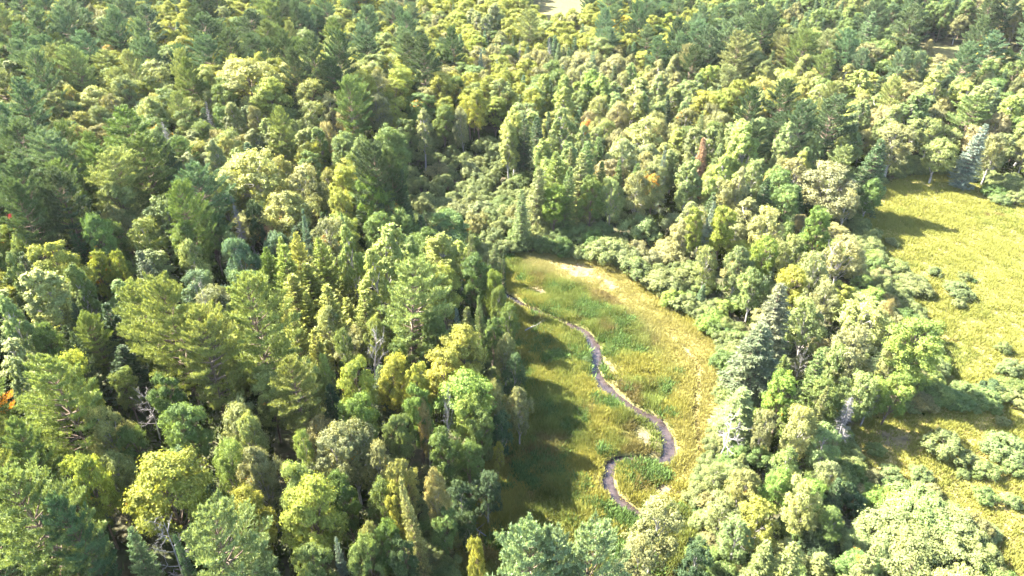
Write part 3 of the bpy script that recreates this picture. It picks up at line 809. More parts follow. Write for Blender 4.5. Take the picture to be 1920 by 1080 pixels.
t('birch', 620, 798, 112, 'tan', 13); t('birch', 343, 795, 27, 'brown', 11); t('spruce', 627, 1013, 28, 'blue', 12); t('maple', 870, 690, 112, 'bright green', 13); t('snag', 817, 716, 30, 'grey', 15, label='slender white snag above the tan birch'); t('snag', 836, 750, 24, 'grey', 13, label='shorter white snag leaning by the slender one')
t('birch', 797, 753, 36, 'honey', 12, label='slim honey-tan birch beside the two white snags'); t('birch', 650, 790, 92, 'olive', 13); t('birch', 700, 828, 70, 'olive', 12); t('maple', 757, 852, 62, 'pale yellow', 13); t('maple', 748, 900, 47, 'yellow-green', 13); t('spruce', 776, 898, 44, 'silvery', 16, label='silvery blue spruce among dark trees near the meadow')
t('birch', 825, 868, 52, 'tan', 14, label='tall olive-tan birch at the shaded edge near the meadow'); t('birch', 975, 728, 50, 'olive', 10); t('birch', 930, 713, 50, 'olive', 11); t('maple', 840, 800, 64, 'green', 12); t('maple', 880, 828, 54, 'green', 10); t('birch', 912, 880, 60, 'dark green', 9)
t('maple', 933, 823, 24, 'yellow-green', 7); t('larch', 967, 975, 15, 'lime', 16, label='thin lime larch tip poking above the bottom pines'); t('pine', 993, 985, 150, 'mint green', 20, label='pale tufted pine below the near end of the meadow'); t('pine', 1110, 1008, 140, 'mint green', 19); t('pine', 1050, 1000, 115, 'mint green', 19)
t('maple', 905, 1020, 44, 'yellow-green', 13); t('birch', 1240, 938, 118, 'silvery', 12, label='broad silvery birch at the bottom end of the meadow'); t('birch', 1212, 1005, 84, 'silvery', 11); t('maple', 673, 973, 50, 'olive', 13, None, .08); t('maple', 720, 960, 60, 'green', 13)
t('maple', 700, 1010, 80, 'green', 13); t('maple', 640, 880, 60, 'green', 13); t('maple', 830, 950, 60, 'green', 9); t('birch', 870, 905, 60, 'dark green', 9); t('maple', 760, 1010, 70, 'dark green', 12); t('maple', 580, 1020, 80, 'green', 12); t('maple', 480, 1020, 70, 'dark green', 11)
t('maple', 680, 740, 80, 'bright green', 13); t('maple', 780, 720, 60, 'bright green', 13); t('birch', 940, 770, 50, 'dark green', 9); t('maple', 240, 800, 60, 'green', 11); t('pine', 20, 790, 70, 'green', 16); t('maple', 220, 690, 50, 'green', 9); t('maple', 740, 770, 60, 'green', 12)
t('maple', 900, 770, 60, 'green', 11); t('birch', 880, 960, 40, 'dark green', 7); t('maple', 890, 740, 70, 'bright green', 12); t('maple', 710, 900, 60, 'green', 12)
# near right
t('birch', 1513, 753, 72, 'pale yellow', 11); t('dead_spruce', 1597, 743, 50, 'grey', 9, label='pale grey dead spruce at the corner of the lower field'); t('snag', 1367, 765, 70, 'grey', 9, label='pale bleached bare tree at the right meadow edge'); t('spruce', 1390, 728, 84, 'grey-green', 9, label='soft grey-green spruce below the large grey spruce')
t('spruce', 1493, 1008, 88, 'grey-green', 13, label='grey-green spruce at the bottom of the tree belt'); t('spruce', 1450, 1003, 70, 'grey-green', 12); t('birch', 1310, 1018, 80, 'dark green', 10, label='dark round birch at the bottom beside the silvery one'); t('birch', 1437, 938, 84, 'yellow-green', 9)
t('birch', 1520, 903, 78, 'pale yellow', 10); t('maple', 1470, 882, 64, 'bright green', 9); t('spruce', 1547, 728, 34, 'grey-green', 11); t('birch', 1440, 760, 60, 'olive', 9); t('birch', 1560, 800, 70, 'pale green', 8); t('birch', 1400, 880, 70, 'pale yellow', 8)
t('birch', 1360, 930, 70, 'pale green', 7); t('birch', 1480, 840, 60, 'golden-green', 8); t('birch', 1560, 860, 60, 'silvery', 7); t('birch', 1570, 960, 60, 'green', 7); t('birch', 1390, 975, 70, 'pale green', 8); t('snag', 1358, 985, 24, 'grey', 6, label='short bleached snag low in the tree belt')
t('maple', 1480, 700, 70, 'bright green', 11); t('birch', 1620, 690, 80, 'pale green', 10); t('maple', 1690, 700, 70, 'bright green', 9); t('birch', 1345, 870, 50, 'pale green', 5); t('maple', 1560, 710, 60, 'green', 10); t('birch', 1650, 700, 60, 'bright green', 9)
# willow shrubs: in the field, at the wet head of the meadow, along the belt
for x, y, w, h, c in [(1685, 488, 46, 3, 'grey-green'), (1717, 518, 66, 3, 'grey-green'), (1690, 515, 40, 2.6, 'green'), (1800, 530, 52, 2.6, 'grey-green'), (1753, 498, 28, 1.8, 'grey-green'), (1673, 446, 22, 1.5, 'grey-green'),
                      (1813, 512, 26, 1.6, 'grey-green'), (1607, 400, 38, 2.5, 'green'), (1577, 388, 50, 3.5, 'dark green'), (1880, 365, 34, 2.2, 'grey-green'), (1908, 362, 40, 2.5, 'grey-green'), (1870, 345, 50, 3, 'green'),
                      (1337, 580, 52, 3.2, 'bright green'), (1363, 612, 42, 2.4, 'green'), (1290, 545, 38, 2, 'grey-green'), (1905, 675, 46, 2.5, 'grey-green'), (1885, 640, 30, 2, 'grey-green'),
                      (1785, 815, 84, 3.6, 'grey-green'), (1893, 818, 84, 3.4, 'grey-green'), (1855, 868, 46, 2.2, 'grey-green'), (1850, 918, 46, 2, 'green'), (1752, 908, 32, 1.6, 'silvery'), (1730, 876, 46, 2, 'grey-green'),
                      (1677, 880, 52, 2.2, 'grey-green'), (1647, 832, 34, 1.8, 'green'), (1883, 782, 26, 1.3, 'grey-green'), (1740, 935, 130, 4.5, 'pale green'), (1680, 965, 120, 4.5, 'pale green'), (1800, 965, 110, 4.2, 'pale green'),
                      (1730, 1000, 130, 4.6, 'pale green'), (1640, 1020, 90, 4, 'pale green'), (1810, 1030, 110, 4.2, 'pale green'), (1700, 1050, 120, 4.4, 'pale green'), (1780, 728, 60, 2.4, 'green'), (1830, 726, 60, 2.4, 'green'), (1880, 722, 50, 2.4, 'grey-green'),
                      (1765, 722, 60, 3, 'green'), (1800, 735, 60, 2.6, 'green'), (1855, 732, 60, 2.6, 'green'), (1905, 712, 60, 2.8, 'green'), (1860, 714, 50, 2.6, 'dark green'), (1815, 720, 50, 2.6, 'green'), (1915, 735, 50, 2.4, 'grey-green'), (1700, 905, 50, 2.2, 'green'), (1810, 880, 26, 1.2, 'grey-green'), (1904, 930, 36, 1.6, 'grey-green'), (1640, 905, 50, 2.2, 'green'), (1610, 930, 50, 2.5, 'dark green'), (1100, 668, 16, 1, 'green'),
                      (1097, 468, 32, 1.8, 'green'), (1140, 445, 76, 4.8, 'grey-green'), (1175, 460, 60, 4.2, 'grey-green'), (1207, 403, 80, 5.6, 'grey-green'), (1200, 485, 70, 4.2, 'grey-green'), (1247, 508, 70, 4.2, 'grey-green'),
                      (1260, 450, 70, 4.9, 'silvery'), (1250, 540, 40, 2, 'grey-green'), (1225, 470, 50, 3.9, 'silvery'), (930, 428, 50, 4.2, 'grey-green'), (970, 425, 50, 4.2, 'green'), (1010, 418, 50, 4.5, 'grey-green'), (1050, 425, 50, 4.2, 'grey-green'),
                      (1090, 420, 50, 4.2, 'grey-green'), (1130, 412, 40, 4.2, 'grey-green'), (900, 440, 40, 2.5, 'green'), (990, 440, 40, 2.4, 'green'), (1045, 445, 36, 2.2, 'green'), (1270, 400, 60, 4.9, 'silvery'), (1320, 520, 50, 3, 'grey-green'),
                      (1300, 490, 56, 3.5, 'grey-green'), (1360, 560, 50, 3, 'bright green'), (1385, 640, 46, 3, 'pale green'), (860, 420, 40, 2.4, 'grey-green'), (1395, 545, 50, 3.5, 'pale green'), (1335, 895, 40, 2, 'pale green'), (1320, 960, 50, 2.4, 'pale green'),
                      (1385, 830, 60, 3, 'green'), (1430, 840, 60, 3.2, 'green'), (1500, 960, 60, 4, 'green'), (1540, 1000, 60, 4, 'dark green'), (1610, 870, 50, 3, 'green'), (1590, 900, 50, 3, 'dark green')]:
    t('willow', x, y, w, c, h)

# ------------------------------------------------------------------ resolve positions, then fill the forest between the surveyed trees
_more = []
for q in [q for q in T if q['kind'] == 'willow' and q['x'] > 1660 and q['y'] > 430]:
    for _ in range(1):
        a = random.uniform(0, 6.28)
        _more.append(dict(kind='willow', x=q['x'] + q['w'] * 0.55 * math.cos(a), y=q['y'] + q['w'] * (0.3 + 0.3 * math.sin(a)), w=q['w'] * random.uniform(0.3, 0.6), c=random.choice([q['c'], 'green', 'pale green']), h=q['h'] * random.uniform(0.35, 0.7), label=None, turned=0.0))
T += _more

ITEMS = []


def add_item(kind, x, y, z, rad, h, c, label=None, turned=0.0, hand=False):
    ITEMS.append(dict(kind=kind, x=x, y=y, z=z, r=rad, h=h, c=c, label=label, turned=turned, hand=hand))


for q in T:
    h = q['h'] or HEIGHT[q['kind']] * random.uniform(0.92, 1.1)
    if q['h'] is None and q['kind'] in ('maple', 'birch'):
        h = min(18, max(9, h * (0.75 + q['w'] / 260.0)))
    x, y, z, tt = at(q['x'], q['y'], h)
    rad = q['w'] / 2 * tt / F * {'spruce': 1.2, 'larch': 1.5, 'poplar': 1.15}.get(q['kind'], 1.0)
    add_item(q['kind'], x, y, z, rad, h, q['c'], q['label'], q['turned'], True)
HX = np.array([[i['x'], i['y']] for i in ITEMS if i['kind'] not in ('willow', 'snag', 'dead_spruce') and i['c'] not in ('red', 'crimson', 'orange', 'brown', 'yellow', 'honey', 'grey', 'blue', 'mint green') and i['r'] > 1.2])
HI = [i for i in ITEMS if i['kind'] not in ('willow', 'snag', 'dead_spruce') and i['c'] not in ('red', 'crimson', 'orange', 'brown', 'yellow', 'honey', 'grey', 'blue', 'mint green') and i['r'] > 1.2]


class Hash:
    def __init__(self, cell=7.0):
        self.c, self.d = cell, {}

    def add(self, x, y, r):
        self.d.setdefault((int(x // self.c), int(y // self.c)), []).append((x, y, r))

    def free(self, x, y, r, k):
        ci, cj = int(x // self.c), int(y // self.c)
        for i in (-2, -1, 0, 1, 2):
            for j in (-2, -1, 0, 1, 2):
                for (a, b, s) in self.d.get((ci + i, cj + j), ()):
                    m = k * (r + s)
                    if (a - x) ** 2 + (b - y) ** 2 < m * m:
                        return False
        return True


H_ = Hash()
for i in ITEMS:
    H_.add(i['x'], i['y'], min(i['r'], 4.5))

# willow thicket fill
for _ in range(2600):
    x, y = random.uniform(THICKET[:, 0].min(), THICKET[:, 0].max()), random.uniform(THICKET[:, 1].min(), THICKET[:, 1].max())
    if not inside(np.array([x]), np.array([y]), THICKET)[0] or inside(np.array([x]), np.array([y]), MEADOW)[0]:
        continue
    r = random.uniform(1.5, 3.1)
    if H_.free(x, y, r, 0.6):
        H_.add(x, y, r)
        add_item('willow', x, y, float(hills(x, y)), r, r * random.uniform(1.25, 2.0), random.choice(['grey-green', 'grey-green', 'silvery', 'green', 'olive']))

# low thickets where the wood meets the open ground
for P, lim in ((MEADOW, 5200), (FIELD, 5200)):
    for _ in range(lim):
        k = random.randrange(len(P))
        a, b = P[k], P[(k + 1) % len(P)]
        e = a + (b - a) * random.random()
        x, y = e[0] + random.gauss(0, 1.8), e[1] + random.gauss(0, 1.8)
        u, v, dep = pix(x, y, 0.0)
        if not (-40 < u < 1960 and v < 1130) or inside(np.array([x]), np.array([y]), P)[0]:
            continue
        if min(edge_dist(np.array([x]), np.array([y]), STREAM[:, :2], False)[0]) < 2.5:
            continue
        r = random.uniform(1.1, 2.2)
        if H_.free(x, y, r, 0.42):
            H_.add(x, y, r * 0.5)
            add_item('willow', x, y, float(hills(x, y)), r, r * random.uniform(1.2, 1.9), random.choice(['green', 'green', 'grey-green', 'olive', 'bright green']))

# forest fill
pts = []
for _ in range(80000):
    y = 26 + 370 * random.random() ** 1.0
    half = y * 0.77 + 14
    x = random.uniform(-half - (26 if y < 200 else 6), half)
    pts.append((x, y))
pts = np.array(pts)
ok = ~inside(pts[:, 0], pts[:, 1], MEADOW) & ~inside(pts[:, 0], pts[:, 1], FIELD) & ~inside(pts[:, 0], pts[:, 1], THICKET) & ~inside(pts[:, 0], pts[:, 1], DAMP)
for Cg in CLEARING:
    ok &= ~inside(pts[:, 0], pts[:, 1], Cg)
ok &= pts[:, 1] < 410
BELT = poly([(1290, 560), (1350, 540), (1420, 470), (1560, 420), (1700, 560), (1770, 680), (1740, 790), (1600, 800), (1590, 900), (1700, 1000), (1640, 1150), (1290, 1150), (1310, 900), (1365, 760), (1355, 650)])
pts = pts[ok]
in_belt = inside(pts[:, 0], pts[:, 1], BELT)
d_m, _ = edge_dist(pts[:, 0], pts[:, 1], MEADOW)
d_f, _ = edge_dist(pts[:, 0], pts[:, 1], FIELD)
for (x, y), belt, dm, df in zip(pts, in_belt, d_m, d_f):
    dd = (HX[:, 0] - x) ** 2 + (HX[:, 1] - y) ** 2
    near = np.argsort(dd)[:4]
    src = HI[int(random.choice(near))]
    kind, c = src['kind'], src['c']
    if kind == 'pine' and random.random() < 0.4:
        kind, c = 'maple', random.choice(['pale green', 'lime', 'green', 'pale yellow'])
    if random.random() < 0.12:
        kind, c = random.choice([('pine', 'pale green'), ('spruce', 'dark green'), ('maple', 'green'), ('birch', 'olive'), ('poplar', 'grey-green'), ('spruce', 'blue-green')])
    if kind == 'larch' and y > 120:
        kind = 'poplar'
    far = sstep(60, 200, y)
    r = {'pine': 3.9, 'spruce': 2.5, 'larch': 2.6, 'maple': 3.8, 'birch': 3.5, 'poplar': 3.6}[kind] * random.uniform(0.72, 1.15) * (0.86 + 0.10 * far)
    h = HEIGHT[kind] * random.uniform(0.62 + 0.12 * far, 0.9 + 0.1 * far)
    if belt:
        r *= 0.75
        h *= 0.62
    edge = min(dm if dm > 0 else 99, df)
    if 5 <= edge < 13:
        h *= 0.85
    if edge < 5:
        h *= 0.62
        r *= 0.75
    if H_.free(x, y, r, 0.74 - 0.1 * far):
        H_.add(x, y, r)
        add_item(kind, x, y, float(hills(x, y)), r, h, c, None, 0.12 if (kind in ('maple', 'birch') and random.random() < 0.10) else 0.0)

# ------------------------------------------------------------------ which of them show, and how large
for i in ITEMS:
    u, v, dep = pix(i['x'], i['y'], i['z'] + i['h'] * 0.75)
    i['px'], i['py'], i['dep'] = float(u), float(v), float(dep)
    w = F * i['r'] / i['dep']
    i['in'] = -w * 0.9 < i['px'] < 1920 + w * 0.9 and -w * 0.5 < i['py'] < 1080 + F * i['h'] * 0.5 / i['dep']
    i['size'] = F * i['r'] / i['dep'] * (1 if i['in'] else 0.001) * (3 if i['hand'] else 1)

things, mass = [], []
for kind in NAME:
    k = sorted([i for i in ITEMS if i['kind'] == kind], key=lambda i: -i['size'])
    shown = [i for i in k if i['in']][:310]
    things += shown
    ids = {id(i) for i in shown}
    mass += [i for i in k if id(i) not in ids]
print("TREES", len(ITEMS), "things", len(things), "mass", len(mass), {k: sum(1 for i in things if i['kind'] == k) for k in NAME}, "mass in view", sum(1 for i in mass if i['in']))


def jitter(c, a=0.10):
    r, g, b = COLOURS[c]
    v = 1.3 * random.uniform(0.86, 1.14)
    return (r * v * random.uniform(1 - a, 1 + a), g * v, b * v * random.uniform(1 - a, 1 + a))


# ------------------------------------------------------------------ labels: each tree by its look and by its place next to a landmark
FIXED = [("the hairpin bend of the stream", 1150, 870), ("the sandy strip in the meadow", 1095, 512), ("the far brown clearing", 1045, 15), ("the small clearing far right", 1790, 108), ("the middle of the field", 1800, 440),
         ("the lower field corner", 1640, 790), ("the willow thicket", 890, 370)]
LM = [(n, x, y) for n, x, y in FIXED]
for i in things:
    if i['label']:
        LM.append(("the " + i['label'], i['px'], i['py']))
# short names for long landmark labels
lx, ly = np.array([l[1] for l in LM]), np.array([l[2] for l in LM])
DIRS = ["right of", "up-right of", "above", "up-left of", "left of", "down-left of", "below", "down-right of"]
ORD = ["nearest", "second", "third", "fourth", "fifth", "sixth", "seventh", "eighth", "ninth", "tenth", "eleventh", "twelfth", "thirteenth", "fourteenth", "fifteenth", "sixteenth", "seventeenth", "eighteenth", "nineteenth", "twentieth"]
short = {}
for n, x, y in LM:
    w = n.split()
    for cut in ("beside", "between", "among", "amid", "behind", "above", "below", "before", "with", "at", "in", "on", "near", "nearest", "left", "right", "by", "showing", "high", "under", "standing", "jutting", "poking", "alone", "inside", "leaning", "low", "over"):
        if cut in w and w.index(cut) >= 4:
            w = w[:w.index(cut)]
            break
    w = w[:8]
    while w[-1] in ("standing", "low", "poking", "high", "far", "alone", "leaning", "of", "the", "a", "its", "tip", "front", "upper", "one"):
        w = w[:-1]
    short[n] = " ".join(w)
cnt = {}
for n in short.values():
    cnt[n] = cnt.get(n, 0) + 1
for n in list(short):
    if cnt[short[n]] > 1:
        w = n.split()[:9]
        while w[-1] in ("of", "the", "a", "at", "in", "its", "by", "and", "two", "single"):
            w = w[:-1]
        short[n] = " ".join(w)
buckets = {}
for i in things:
    if i['label']:
        continue
    d = np.hypot(lx - i['px'], (ly - i['py']) * 1.25)
    k = int(np.argmin(d))
    a = math.atan2(-(i['py'] - LM[k][2]), i['px'] - LM[k][1])
    dr = DIRS[int(round(a / (math.pi / 4))) % 8]
    wpx = 2 * F * i['r'] / i['dep']
    look = ('small ' if wpx < 44 else 'broad ' if wpx > 78 else '') + i['c'] + ' ' + NOUN[i['kind']]
    if i['turned'] > 0.05:
        look = 'yellowing ' + look
    buckets.setdefault((look, dr, k), []).append((float(d[k]), i))
for (look, dr, k), v in buckets.items():
    v.sort(key=lambda p: p[0])
    for n, (dist, i) in enumerate(v):
        far_word = "" if len(v) == 1 else (ORD[n] if n < len(ORD) else "outlying") + " "
        i['label'] = f"{far_word}{look} {dr} {short[LM[k][0]]}"

# ------------------------------------------------------------------ the setting: ground, stream
def axis(parts):
    out = []
    for a, b, s in parts:
        out.append(np.arange(a, b, s))
    return np.concatenate(out + [[parts[-1][1]]])


gx = axis([(-1800, -400, 200), (-400, -30, 7), (-30, -3, 2), (-3, 30, 0.33), (30, 110, 1.3), (110, 400, 7), (400, 1800, 200)])
gy = axis([(-300, 20, 20), (20, 46, 2), (46, 106, 0.4), (106, 200, 1.4), (200, 430, 5), (430, 900, 30), (900, 3300, 200)])
X, Y = np.meshgrid(gx, gy, indexing='ij')
xf, yf = X.ravel(), Y.ravel()
Z = ground_z(xf, yf)
V = np.column_stack([xf, yf, Z])
ni, nj = len(gx), len(gy)
ii, jj = np.meshgrid(np.arange(ni - 1), np.arange(nj - 1), indexing='ij')
quads = np.stack([ii * nj + jj, (ii + 1) * nj + jj, (ii + 1) * nj + jj + 1, ii * nj + jj + 1], -1).reshape(-1, 4)


def soft_inside(x, y, P, w):
    d, _ = edge_dist(x, y, P)
    s = np.where(inside(x, y, P), d, -d)
    return sstep(-w, w, s + (fbm(x, y, 4, 21) - 0.5) * 3)


SANDS = [poly([(1020, 488), (1060, 494), (1110, 500), (1150, 525), (1170, 545), (1140, 545), (1100, 525), (1050, 508)]), poly([(1190, 784), (1225, 790), (1244, 812), (1250, 838), (1238, 856), (1214, 854), (1200, 836), (1188, 808)]),
         poly([(1140, 670), (1160, 690), (1170, 725), (1150, 715), (1132, 685)]), poly([(1240, 900), (1270, 915), (1250, 940), (1200, 925)]), poly([(985, 540), (1020, 540), (1030, 552), (990, 555)]),
         poly([(1122, 900), (1140, 895), (1142, 920), (1125, 915)]), poly([(1380, 600), (1400, 590), (1410, 620), (1385, 620)]), poly([(1640, 810), (1690, 815), (1700, 840), (1660, 840)])]


def sand_amount(x, y):
    s = np.zeros(np.shape(x))
    for P in SANDS:
        d, _ = edge_dist(x, y, P)
        sd = np.where(inside(x, y, P), d, -d) + (fbm(x, y, 2.6, 31) - 0.5) * 2.4
        s = np.maximum(s, sstep(-1.0, 0.8, sd) * (0.55 + 0.45 * sstep(0.3, 0.6, fbm(x, y, 1.2, 37))))
    d, half = stream_depth(x, y)
    s = np.maximum(s, 0.3 * (1 - sstep(0.9, 1.35, d / half)) * sstep(0.52, 0.66, fbm(x, y, 4.5, 33)))
    return s


GREENS = [(1110, 570, 60, 24), (1200, 640, 55, 20), (1060, 545, 50, 26), (1000, 500, 30, 20), (1150, 600, 50, 20), (1020, 600, 40, 18), (1180, 610, 40, 16)]


DRY = np.array([at(a, b)[:2] for a, b in [(1025, 488), (1070, 500), (1120, 515), (1170, 548), (1235, 602), (1290, 655), (1325, 715), (1330, 790), (1310, 860)]])
TRACK = np.array([at(a, b)[:2] for a, b in [(1250, 625), (1290, 660), (1312, 690), (1308, 740), (1303, 790), (1312, 850)]])


def dryness(x, y):
    d, p = edge_dist(x, y, DRY, False)
    return (1 - sstep(1.2, 6.5, d + (fbm(x, y, 3, 51) - 0.5) * 5)) * np.interp(p, [0, 3, 8], [1.0, 0.75, 0.5])


def on_track(x, y):
    return 1 - sstep(0.25, 0.6, edge_dist(x, y, TRACK, False)[0] + (fbm(x, y, 1.5, 53) - 0.5) * 0.4)


def gold_amount(x, y):
    """How much of the meadow is ripe and yellow (1) rather than green (0)."""
    n = fbm(x, y, 7.0, 41, 4)
    px, py, dep = pix(x, y, 0)
    infield = inside(x, y, FIELD)
    base = np.where(infield, 0.85, 0.5)
    # dry ground right of the stream and at the head of the meadow
    dryline = poly([(1015, 478), (1170, 500), (1250, 560), (1350, 650), (1362, 760), (1330, 835), (1310, 900), (1300, 960), (1240, 940), (1270, 850), (1262, 800), (1230, 770), (1290, 700), (1210, 610), (1150, 555), (1060, 505)])
    base = np.where(inside(x, y, dryline), 0.92, base)
    for (a, b, ra, rb) in GREENS:
        gxx, gyy, _, tt = at(a, b)
        base = base - 0.45 * np.exp(-(((x - gxx) / (ra * tt / F)) ** 2 + ((y - gyy) / (rb * 2.0 * tt / F)) ** 2))
    return np.clip(base + (n - 0.5) * 1.3, 0, 1)


near = (yf > 20) & (yf < 430) & (np.abs(xf) < 420)
sand, mead, gold = np.zeros(len(xf)), np.zeros(len(xf)), np.zeros(len(xf))
sand[near] = sand_amount(xf[near], yf[near])
sdn, shn = stream_depth(xf[near], yf[near])
m_ = np.maximum(soft_inside(xf[near], yf[near], MEADOW, 1.2), soft_inside(xf[near], yf[near], FIELD, 1.5))
for Cg in CLEARING:
    m_ = np.maximum(m_, 0.36 * soft_inside(xf[near], yf[near], Cg, 4))
m_ = m_ * sstep(0.95, 1.4, sdn / shn)
mead[near] = m_
gold[near] = gold_amount(xf[near], yf[near])
for Cg in CLEARING:
    c_ = soft_inside(xf[near], yf[near], Cg, 4)
    gold[near] = np.maximum(gold[near], c_ * 0.2 + c_ * 0.3 * fbm(xf[near], yf[near], 6, 77))
    sand[near] = np.maximum(sand[near], c_ * 0.15 * fbm(xf[near], yf[near], 8, 3))
me = make_mesh("ground", V, [quads], ground_material(), np.column_stack([sand, mead, gold]), "surface", smooth=True)
ground = bpy.data.objects.new("ground", me)
ground['kind'] = 'structure'
COL.objects.link(ground)

sv, sf = [], []
tang = np.gradient(STREAM[:, :2], axis=0)
tang /= np.linalg.norm(tang, axis=1)[:, None]
nrm = np.column_stack([-tang[:, 1], tang[:, 0]])
for k, (p, n_) in enumerate(zip(STREAM, nrm)):
    wz = float(hills(np.array([p[0]]), np.array([p[1]]))[0]) - 0.42
    for s in (-1, -0.5, 0, 0.5, 1):
        q = p[:2] + n_ * s * p[2] * 0.62
        sv.append((q[0], q[1], wz))
    if k:
        a, b = (k - 1) * 5, k * 5
        for s in range(4):
            sf.append((a + s, a + s + 1, b + s + 1, b + s))
sv = np.array(sv)
# a stream runs level: smooth the surface along its course
zz = sv[::5, 2].copy()
zz = np.convolve(np.pad(zz, 12, mode='edge'), np.ones(25) / 25, 'valid')
sv[:, 2] = np.repeat(zz, 5)
me = make_mesh("stream", sv, [np.array(sf)], water_material(), smooth=True)
stream = bpy.data.objects.new("stream", me)
stream['kind'] = 'structure'
COL.objects.link(stream)

# ------------------------------------------------------------------ the air: a thin summer haze
hz, N, L, out = mat("thin_haze")
pv = N("ShaderNodeVolumePrincipled")
pv.inputs["Color"].default_value = (0.93, 0.96, 1.0, 1)
pv.inputs["Density"].default_value = 0.000026
L(pv.outputs[0], out.inputs[1])
bx = np.array([(x, y, z) for x in (-1900, 1900) for y in (-400, 3400) for z in (-8, 72)], float)
hm = make_mesh("haze", bx, [np.array([(0, 1, 3, 2), (4, 6, 7, 5), (0, 4, 5, 1), (2, 3, 7, 6), (0, 2, 6, 4), (1, 5, 7, 3)])], hz)
haze = bpy.data.objects.new("haze", hm)
haze['kind'] = 'stuff'
COL.objects.link(haze)

# ------------------------------------------------------------------ meadow grass (nobody could count it: one object)
def scatter(P, n, g):
    lo, hi = P.min(0), P.max(0)
    p = lo + g.random((n, 2)) * (hi - lo)
    return p[inside(p[:, 0], p[:, 1], P)]


def tuft_mesh(name, p, blades, hgt, spread, wid, colour, g):
    n = len(p)
    k = np.repeat(np.arange(n), blades)
    z = ground_z(p[:, 0], p[:, 1])
    base = np.column_stack([p, z - 0.03])[k]
    off = g.normal(size=(len(k), 2)) * (spread * 0.4)
    base[:, :2] += off
    lean = np.column_stack([off * 0.9 + g.normal(size=(len(k), 2)) * 0.22, np.ones(len(k))])
    tip = base + unit(lean) * (hgt[k] * g.uniform(0.6, 1.15, len(k)))[:, None]
    side = unit(np.column_stack([g.normal(size=(len(k), 2)), np.zeros(len(k))])) * (wid / 2)
    mid = base * 0.45 + tip * 0.55
    Vv = np.stack([mid - side - (mid - base) * 0.8, tip, mid + side - (mid - base) * 0.8], 1).reshape(-1, 3)
    c = colour[k] * g.uniform(0.85, 1.15, len(k))[:, None]
    m = make_mesh(name, Vv, [np.arange(len(Vv)).reshape(-1, 3)], GRASS, np.repeat(c, 3, 0), "tint")
    o = bpy.data.objects.new(name, m)
    o['kind'] = 'stuff'
    COL.objects.link(o)
    return o


pm = scatter(MEADOW, 66000, rng)
pf = scatter(FIELD, 120000, rng)
u, v_, dp = pix(pf[:, 0], pf[:, 1], 0)
pf = pf[(u < 2010) & (v_ < 1110)]
pp = np.concatenate([pm, pf])
u, v_, dp = pix(pp[:, 0], pp[:, 1], 0)
pp = pp[v_ < 1120]
sd = sand_amount(pp[:, 0], pp[:, 1])
sdist, shalf = stream_depth(pp[:, 0], pp[:, 1])
keep = (rng.random(len(pp)) > sd * 1.02) & (sdist > shalf * (0.9 + 0.5 * rng.random(len(pp))))
pp = pp[keep]
gl = gold_amount(pp[:, 0], pp[:, 1])
tall = sstep(0.25, 0.8, fbm(pp[:, 0], pp[:, 1], 2.0, 61))
hue = fbm(pp[:, 0], pp[:, 1], 5, 71)
infield = inside(pp[:, 0], pp[:, 1], FIELD)
cg = np.array([0.108, 0.132, 0.032])[None] * (0.62 + 0.55 * hue[:, None] + 0.45 * sstep(0.3, 0.7, fbm(pp[:, 0], pp[:, 1], 1.7, 73))[:, None] - 0.2)
cy = np.where(infield[:, None], np.array([0.158, 0.160, 0.038])[None], np.array([0.180, 0.168, 0.036])[None])
brown = np.array([0.12, 0.075, 0.035])[None]
col = cg + (cy - cg) * sstep(0.25, 0.8, gl + (rng.random(len(pp)) - 0.5) * 0.3)[:, None]
dr = dryness(pp[:, 0], pp[:, 1])
col = col + (np.array([0.225, 0.195, 0.075])[None] - col) * (0.75 * dr)[:, None]
bw = sstep(0.62, 0.75, fbm(pp[:, 0], pp[:, 1], 6, 81))[:, None] * 0.55
col = col + (brown - col) * bw * (gl[:, None] < 0.6)
hg = 0.25 + 0.75 * tall + 0.25 * rng.random(len(pp)) + 0.15 * (gl < 0.4)
hg = hg * (1 - 0.55 * dr)
hg = hg * (1 - 0.5 * np.clip(sd[keep], 0, 1))
hg = hg * (0.45 + 0.55 * sstep(1.0, 2.2, (sdist / shalf)[keep]))
trk = on_track(pp[:, 0], pp[:, 1])
hg = hg * (1 - 0.75 * trk)
col = col * (1 - 0.65 * trk[:, None])
print("TUFTS", len(pp))
tuft_mesh("meadow_grass", pp, 7, hg * np.where(infield, 0.7, 1.0), 0.5, 0.13, col, rng)

# low leafy herbs in the damper patches
hb = scatter(MEADOW, 60000, rng)
hd, hh = stream_depth(hb[:, 0], hb[:, 1])
hb = hb[(sand_amount(hb[:, 0], hb[:, 1]) < 0.2) & (hd > hh * 1.35) & (fbm(hb[:, 0], hb[:, 1], 3.2, 111) + 0.25 * fbm(hb[:, 0], hb[:, 1], 1.1, 113) - 0.22 * gold_amount(hb[:, 0], hb[:, 1]) - 0.5 * dryness(hb[:, 0], hb[:, 1]) > 0.60)]
hb = hb[:11000]
ch = np.array([0.068, 0.108, 0.030])[None] * rng.uniform(0.7, 1.4, (len(hb), 1)) * np.array([[1.0, 1.0, 1.0]])
print("HERBS", len(hb))
tuft_mesh("meadow_herbs", hb, 9, rng.uniform(0.45, 1.0, len(hb)), 0.75, 0.26, ch, rng)

